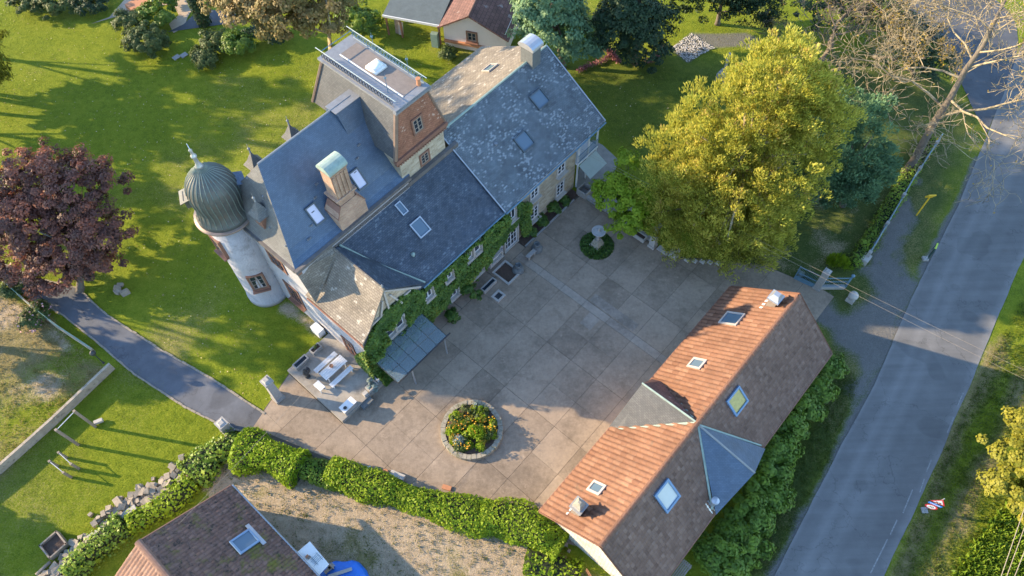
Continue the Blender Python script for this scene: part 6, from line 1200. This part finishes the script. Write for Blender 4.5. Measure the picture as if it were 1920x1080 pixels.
for k in range(4):
    c = Vector((*(-29.86, 12.10), .1))+UD*(k*.12-.2)*0+VD*0+Vector((k*.16-.2, k*.13-.3, .05*(k % 2))); b = MB(); b.tube([c-UD*.7, c+UD*.7], .09, 8); tag(b.build('log', M['bark'], None, True), ('split log touching the timber planter box', 'raised split log second from the planter box', 'split log third from the planter box', 'raised split log farthest from the planter box')[k], 'log')
b = MB(); b.tube([(*(-32.20, 10.24), .12), (*(-31.47, 11.04), .15)], .11, 8); tag(b.build('log', M['oldwood'], None, True), 'round weathered log lying by itself on the grass', 'log')
# ---------------------------------------------------------------- timber frames on the small lawn
def posts(name, lb, bases, h, bars, r_=.08):
    t = thing(name, lb, 'timber frame', (*bases[0], 0)); 
    for q in bases: b = MB(); b.obox((q[0], q[1], h/2), UD*r_, VD*r_, ZD*h/2); b.build('post', M['oldwood'], t)
    for i, j, z in bars: b = MB(); b.tube([(*bases[i], z), (*bases[j], z)], .03, 6); b.build('bar', M['zinc'], t)
    return t
def mid(a, b, t): return (a[0]+(b[0]-a[0])*t, a[1]+(b[1]-a[1])*t)
posts('pull_up_frame', 'tall timber posts joined by a metal bar on the small lawn', [(-31.05, 20.60), (-31.94, 19.24)], 3.1, [(0, 1, 3.0)], .09)
posts('low_bar_frame', 'two short timber posts with a bar beside the tall frame', [(-32.53, 18.30), (-31.40, 17.44)], 1.15, [(0, 1, 1.1)]); posts('low_bar_frame', 'two short timber posts with a bar nearest the rubble', [(-33.00, 17.68), (-31.77, 16.83)], 1.15, [(0, 1, 1.1)])
b = MB(); q = Vector((*(-30.82, 20.93), .2)); b.obox(q, (.28, .12, 0), (-.06, .12, 0), (0, 0, .12)); tag(b.build('foot_block', M['dressed'], None), 'pale block at the foot of the tall timber post', 'block')
# walls and lamp round the waste ground
def wall_line(name, lb, line, w, h, mt, cat='wall', cap=None, piece=1.1):
    t = thing(name, lb, cat, (*line[0], 0)); pts = densify(line, piece)
    for a, c in zip(pts[:-1], pts[1:]):
        A, B_ = Vector((*a, h/2)), Vector((*c, h/2)); d = B_-A; l = d.length; d.normalize(); s = d.cross(ZD); b = MB(); b.obox((A+B_)/2, d*(l/2-.004), s*w/2, ZD*h/2); b.build('wall_section', M[mt], t)
        if cap: b = MB(); b.obox((A+B_)/2+ZD*(h/2+.03), d*(l/2-.006), s*(w/2+.03), ZD*.03); b.build('coping', M[cap], t)
    return t
M['oldconc'] = plain('old_concrete', (.36, .30, .23), .9, .3, 2, .5, 20, stain=((.14, .12, .085), 1.5, .56))
wall_line('garden_wall', 'low old concrete wall between waste ground and small lawn', [(-38.68, 15.51), (-37.00, 17.25), (-35.34, 19.30), (-33.92, 21.11), (-32.48, 23.10), (-30.83, 25.35)], .2, .85, 'oldconc')
wall_line('drive_wall', 'narrow concrete wall with green wire rail along the garden drive', [(-46.09, 36.54), (-42.50, 33.91), (-38.97, 31.08), (-36.21, 29.03), (-32.73, 26.79)], .16, .55, 'oldconc')
wl_ = [Vector((*q, 0)) for q in [(-46.09, 36.54), (-42.50, 33.91), (-38.97, 31.08), (-36.21, 29.03), (-32.73, 26.79)]]; b = MB()
for z in (.75, 1.0): b.tube([q+ZD*z for q in wl_], .025, 4)
for a, c in zip(wl_[:-1], wl_[1:]):
    for k in range(4): q = a.lerp(c, k/4); b.tube([q+ZD*.5, q+ZD*1.02], .022, 4)
tag(b.build('wire_rail', plain('green_rail', (.10, .22, .20), .6, .2, 4, 0), None), 'green metal rail standing on the drive wall', 'railing')
lq = Vector((*(-31.19, 25.32), .95)); lp = thing('lamp_post', 'black garden lamp on the end of the low concrete wall', 'lamp', lq)
b = MB(); b.tube([lq+ZD*.06, lq+ZD*.3, lq+ZD*1.5], [.1, .045, .035], 8); b.build('post', M['iron'], lp); b = MB(); b.lathe((lq.x, lq.y, lq.z+1.5), [(.06, 0), (.2, .12), (.22, .3), (.1, .42), (.03, .48)], 12); b.build('lantern', M['iron'], lp, True)
M['rose'] = leafmat('pink_roses', [(0, (.50, .22, .26)), (1, (.72, .48, .50))], .2)
for k, (q, lb) in enumerate((((-40.77, 32.66), 'yellowish rose bush at the far end of the drive wall'), ((-38.35, 29.34), 'pink rose bush hanging over the drive wall'), ((-37.87, 30.30), 'pale flowering shrub beside the drive edge'))):
    t = bush('rose_bush', lb, q, .9, 1.1, 'shrub', 170+k, 34, 60, .15, .3)
    if k: r = np.random.default_rng(175+k); n = 60; P = np.array([q[0], q[1], .55])+rdir(r, n)*np.array([.95, .95, .55]); P[:, 2] = np.abs(P[:, 2]); nr = unit(rdir(r, n)+[0, 0, .8]); link('blossom', leaf_mesh('blossom', P, np.cross(nr, rdir(r, n)), nr, np.full(n, .17), r.random(n), .5), M['rose'], t)
rubble('stump_stones', 'broken stump and stones at the foot of the copper beech', [(-32.41, 32.88), (-32.06, 32.21)], 5, .2, .12, .3, 178, 'oldwood', .1)
# ---------------------------------------------------------------- roadside: railing, gate, markers
fl = [(29.23, 33.24), (32.22, 37.05), (35.23, 41.00), (37.47, 43.68), (39.27, 45.83)]; fr = thing('road_railing', 'low wall with blue iron railing along the road', 'fence', (*fl[0], 0)); pts = densify(fl, 1.0)
for a, c in zip(pts[:-1], pts[1:]):
    A, B_ = Vector((*a, .2)), Vector((*c, .2)); d = B_-A; l = d.length; d.normalize(); s = d.cross(ZD); b = MB(); b.obox((A+B_)/2, d*l/2, s*.12, ZD*.2); b.build('wall_section', M['granite'], fr)
    b = MB()
    for z in (.5, 1.0): b.tube([A+ZD*(z-.2), B_+ZD*(z-.2)], .05, 4)
    for k in range(12): q = A.lerp(B_, (k+.5)/12); b.tube([q+ZD*.2, q+ZD*.8], .03, 4)
    b.build('railing', M['iron_blue'], fr)
for k in range(0, len(pts), 3): b = MB(); b.obox((*pts[k], .6), UD*.14, VD*.14, ZD*.6); b.build('post', M['granite'], fr)
b = MB(); b.obox((*(29.10, 33.08), .3), UD*.42, VD*.3, ZD*.3); tag(b.build('end_block', M['dressed'], None), 'square stone block ending the roadside railing', 'block')
gp = pillar('gate_post', 'square grey stone gate post beside the blue iron gate', 39.25, 2.75, .42, 2.6, 'granite', taper=1)
def grille(name, lb, a, c, z0, z1, n, base=None):
    A, B_ = Vector((*a, 0)), Vector((*c, 0)); t = thing(name, lb, 'gate' if 'gate' in name else 'railing', A)
    b = MB()
    for z in (z0, (z0+z1)/2, z1-.12): b.tube([A+ZD*z, B_+ZD*z], .035, 5)
    b.tube([A+ZD*z0, A+ZD*z1], .045, 5); b.tube([B_+ZD*z0, B_+ZD*z1], .045, 5); b.build('frame', M['iron_blue'], t)
    b = MB()
    for k in range(1, n): q = A.lerp(B_, k/n); b.tube([q+ZD*z0, q+ZD*(z1+.05*math.sin(math.pi*k/n))], [.02, .012], 4)
    b.build('bars', M['iron_blue'], t)
    if base: b = MB(); d = (B_-A); l = d.length; d.normalize(); b.obox((A+B_)/2+ZD*base/2, d*l/2, d.cross(ZD)*.15, ZD*base/2); b.build('plinth', M['dressed'], t)
    return t
ga_, gb_ = (22.96, 31.58), (24.43, 30.62); g_ = grille('iron_gate', 'open blue iron gate leaf beside the gate post', ga_, gb_, .08, 1.9, 16)
b = MB(); d = (Vector((*gb_, 0))-Vector((*ga_, 0))); l = d.length; d.normalize(); b.obox((Vector((*ga_, 0))+Vector((*gb_, 0)))/2+ZD*.32, d*l/2, d.cross(ZD)*.012, ZD*.24); b.build('kick_plate', M['iron_blue'], g_)
grille('gate_railing', 'blue iron railing on a pale plinth beyond the gate post', (24.87, 30.65), (26.79, 30.59), .3, 1.6, 14, .3)
b = MB(); q = Vector((*(26.87, 30.58), 0)); b.tube([q, q+ZD*1.75], .06, 6); b.lathe((q.x, q.y, 1.7), [(.06, 0), (.14, .08), (.14, .2), (.04, .28)], 8); tag(b.build('railing_post', M['iron_blue'], None), 'blue iron end post of the gate railing', 'post')
bq = Vector((*(27.01, 29.43), 0)); bo = thing('ball_bollard', 'white stone ball on a square block outside the gate', 'bollard', bq); b = MB(); b.obox(bq+ZD*.22, UD*.32, VD*.32, ZD*.22); b.build('block', M['dressed'], bo)
b = MB(); b.lathe((bq.x, bq.y, .72), [(.38*math.sin(t), -.38*math.cos(t)) for t in np.linspace(.05, 3.09, 12)], 20); b.build('ball', M['dressed'], bo, True)
for k, (px, s) in enumerate((((23.53, 31.82), .3), ((23.89, 31.65), .26), ((24.43, 31.74), .34))): bush('potted_plant', ('grey leaved plant at the gate hinge', 'small pale plant behind the open gate', 'dark plant behind the open gate')[k], px, s, .5, ('silver', 'shrub', 'ivy')[k], 180+k, 10, 30, .13, .14)
bush('day_lily', 'tuft of long green leaves behind the gate railing', (26.81, 32.74), .8, .8, 'hedge', 185, 30, 40, .4, .3, asp=.08, spray=.8, updown=.8)
# yellow gas marker
yq = Vector((*(34.79, 37.58), 0)); ym = thing('marker_post', 'yellow marker post with square plate on the verge', 'marker post', yq); b = MB(); b.tube([yq, yq+ZD*2.5], .06, 8); b.build('post', M['yellow'], ym); b = MB(); b.obox(yq+ZD*2.65, (.3, 0, 0), (0, .05, .02), (0, -.14, .3)); b.build('plate', M['yellow'], ym)
# road sign seen from behind
sq = Vector((*(34.13, 33.12), 0)); rs = thing('road_sign', 'dark green sign seen from behind at the road edge', 'road sign', sq); b = MB(); b.obox(sq+ZD*.08, (.22, 0, 0), (0, .2, 0), ZD*.1); b.build('foot', M['granite'], rs); b = MB(); b.tube([sq, sq+ZD*1.75], .035, 6); b.build('post', M['zinc'], rs)
sd_ = Vector((.55, .83, 0)); b = MB(); b.obox(sq+ZD*1.35+Vector((.03, -.05, 0)), sd_*.55, sd_.cross(ZD)*.02+ZD*0, ZD*.6); b.build('plate', M['green_sign'], rs); b = MB(); b.obox(sq+ZD*1.98+Vector((.03, -.05, 0)), sd_*.3, sd_.cross(ZD)*.06, ZD*.05); b.build('top_strip', plain('lime_strip', (.45, .60, .08), .5, .05, 4, 0), rs)
# speed limit sign with plate and warning triangle
vq = Vector((*(27.74, 12.76), 0)); vsn = thing('speed_sign', 'post with 30 roundel, blue plate and red warning triangle', 'road sign', vq)
vn = Vector((-.45, -.88, .0)).normalized(); vr = vn.cross(ZD)*-1; vr = Vector((-vn.y, vn.x, 0)); b = MB(); b.tube([vq, vq+ZD*2.9], .035, 6); b.build('post', M['zinc'], vsn)
b = MB(); b.obox(vq+ZD*.03, (.2, 0, 0), (0, .2, 0), ZD*.05); b.build('foot', M['granite'], vsn)
def disc(rad, off, mt, nm, zc=1.05):
    b = MB(); c = vq+ZD*zc+vn*off; b.poly([c+(vr*math.cos(t)+ZD*math.sin(t))*rad for t in np.linspace(0, 6.283, 33)[:-1]]); return b.build(nm, M[mt], vsn)
disc(.38, .05, 'red', 'roundel'); disc(.28, .056, 'white', 'roundel_face')
def text(s, c, size, mt, nm, parent):
    cu_ = bpy.data.curves.new('text', 'FONT'); cu_.body = s; cu_.size = size; cu_.align_x = 'CENTER'; cu_.align_y = 'CENTER'; cu_.extrude = .002
    ob = bpy.data.objects.new('text_source', cu_); col.objects.link(ob); dg = bpy.context.evaluated_depsgraph_get(); me = bpy.data.meshes.new_from_object(ob.evaluated_get(dg)); bpy.data.objects.remove(ob); me.materials.clear()
    me.transform(Matrix(((vr.x, 0, vn.x, c.x), (vr.y, 0, vn.y, c.y), (0, 1, vn.z, c.z), (0, 0, 0, 1)))); return link(nm, me, M[mt], parent)
text('30', vq+ZD*1.05+vn*.062, .34, 'black', 'numeral', vsn)
b = MB(); b.obox(vq+ZD*1.62+vn*.05, vr*.42, vn*.01, ZD*.12); b.build('plate', M['blue'], vsn); b = MB(); [b.obox(vq+ZD*1.62+vn*.062+vr*(k*.11-.28), vr*.035, vn*.002, ZD*.05) for k in range(6)]; b.build('plate_marks', M['white'], vsn)
def tri(s, off, mt, nm): b = MB(); c = vq+ZD*2.2+vn*off; b.poly([c+vr*s*.5-ZD*s*.29, c+ZD*s*.58, c-vr*s*.5-ZD*s*.29]); return b.build(nm, M[mt], vsn)
tri(.95, .05, 'red', 'triangle'); tri(.66, .056, 'white', 'triangle_face'); b = MB(); [b.obox(vq+ZD*2.1+vn*.062+vr*s, vr*.07, vn*.002, ZD*.06) for s in (-.1, .1)]; b.build('triangle_symbol', M['black'], vsn)
# rusty gate leaning on the barn gable, cables
b = MB(); q0 = Vector((*(4.31, 9.42), 0)); q1 = Vector((*(4.92, 8.31), 0))
for z in (.1, .6, 1.1): b.tube([q0+ZD*z, q1+ZD*z], .03, 5)
for k in range(9): q = q0.lerp(q1, k/8); b.tube([q+ZD*.05, q+ZD*1.15], .018, 4)
tag(b.build('rusty_gate', M['rust'], None), 'rusty brown iron gate leaning near the barn gable', 'gate')
def cable(lb, a, c, sag, r_=.016, grp=None):
    a, c = Vector(a), Vector(c); b = MB(); b.tube([a.lerp(c, t)-ZD*sag*4*t*(1-t) for t in np.linspace(0, 1, 25)], r_, 4); tag(b.build('overhead_cable', M['cable'], None), lb, 'cable', grp)
for k in range(2): cable(('upper', 'lower')[k]+' of two thin cables from the manor across the road', W(34.5, 24.2-.1, 5.3-k*.25), (38.48, 16.71, 6.50) if k == 0 else (38.43, 16.14, 6.20), .35, .008, 'cables crossing the road')
cable('thin overhead cable from the mossy house to the manor corner', W(-5.5, 23.5, 5.4), W(10.45, 25.4, 4.6), .25, .009)
for k, (p, q) in enumerate((((26.75, 6.21, 6.60), (30.98, 11.96, 6.60)), ((27.16, 6.23, 6.40), (31.31, 11.68, 6.40)), ((27.52, 6.21, 6.50), (31.72, 11.48, 6.50)))):
    a, c = Vector(p), Vector(q); d = (c-a); cable(('first pale cable of the overhead line, nearest the road', 'middle pale cable of the overhead line across the road', 'outer pale cable of the overhead line, farthest from the road')[k], a-d*3, c+d*4, .3, .022, 'cables of the overhead line')
# toys and pots along the shady side of the hedge
for k, (q, lb, mt) in enumerate((((-10.47, 16.69), 'white pot against the courtyard hedge', 'white'), ((-9.82, 16.59), 'dark green pot beside the white one by the hedge', 'green_sign'), ((-9.32, 16.43), 'orange pot by the courtyard hedge', 'terracotta'))):
    b = MB(); b.lathe((q[0], q[1], .03), [(.16, 0), (.22, .3), (.22, .36), (.17, .34), (.02, .3)], 14); tag(b.build('flower_pot', M[mt], None, True), lb, 'pot')
q = Vector((*(-8.47, 16.21), .03)); b = MB(); b.obox(q+ZD*.15, (.5, -.22, 0), (.08, .18, 0), ZD*.15); tag(b.build('stone_trough', M['dressed'], None), 'pale stone block lying against the courtyard hedge', 'block')
b = MB(); q = Vector((*(-4.98, 15.27), .03)); b.obox(q+ZD*.06, (.3, -.1, 0), (.05, .15, 0), ZD*.06); tag(b.build('clay_tile', M['terracotta'], None), 'broken clay tile by the hedge foot', 'tile')
# things at the top edge: terracotta bed cover
b = MB(); q = Vector((*(-38.85, 68.02), 0)); b.obox(q+ZD*.25, UD*1.1, VD*.8, ZD*.25); tag(b.build('timber_sandbox', M['terracotta'], None), 'orange wooden box beside the sand path', 'box')
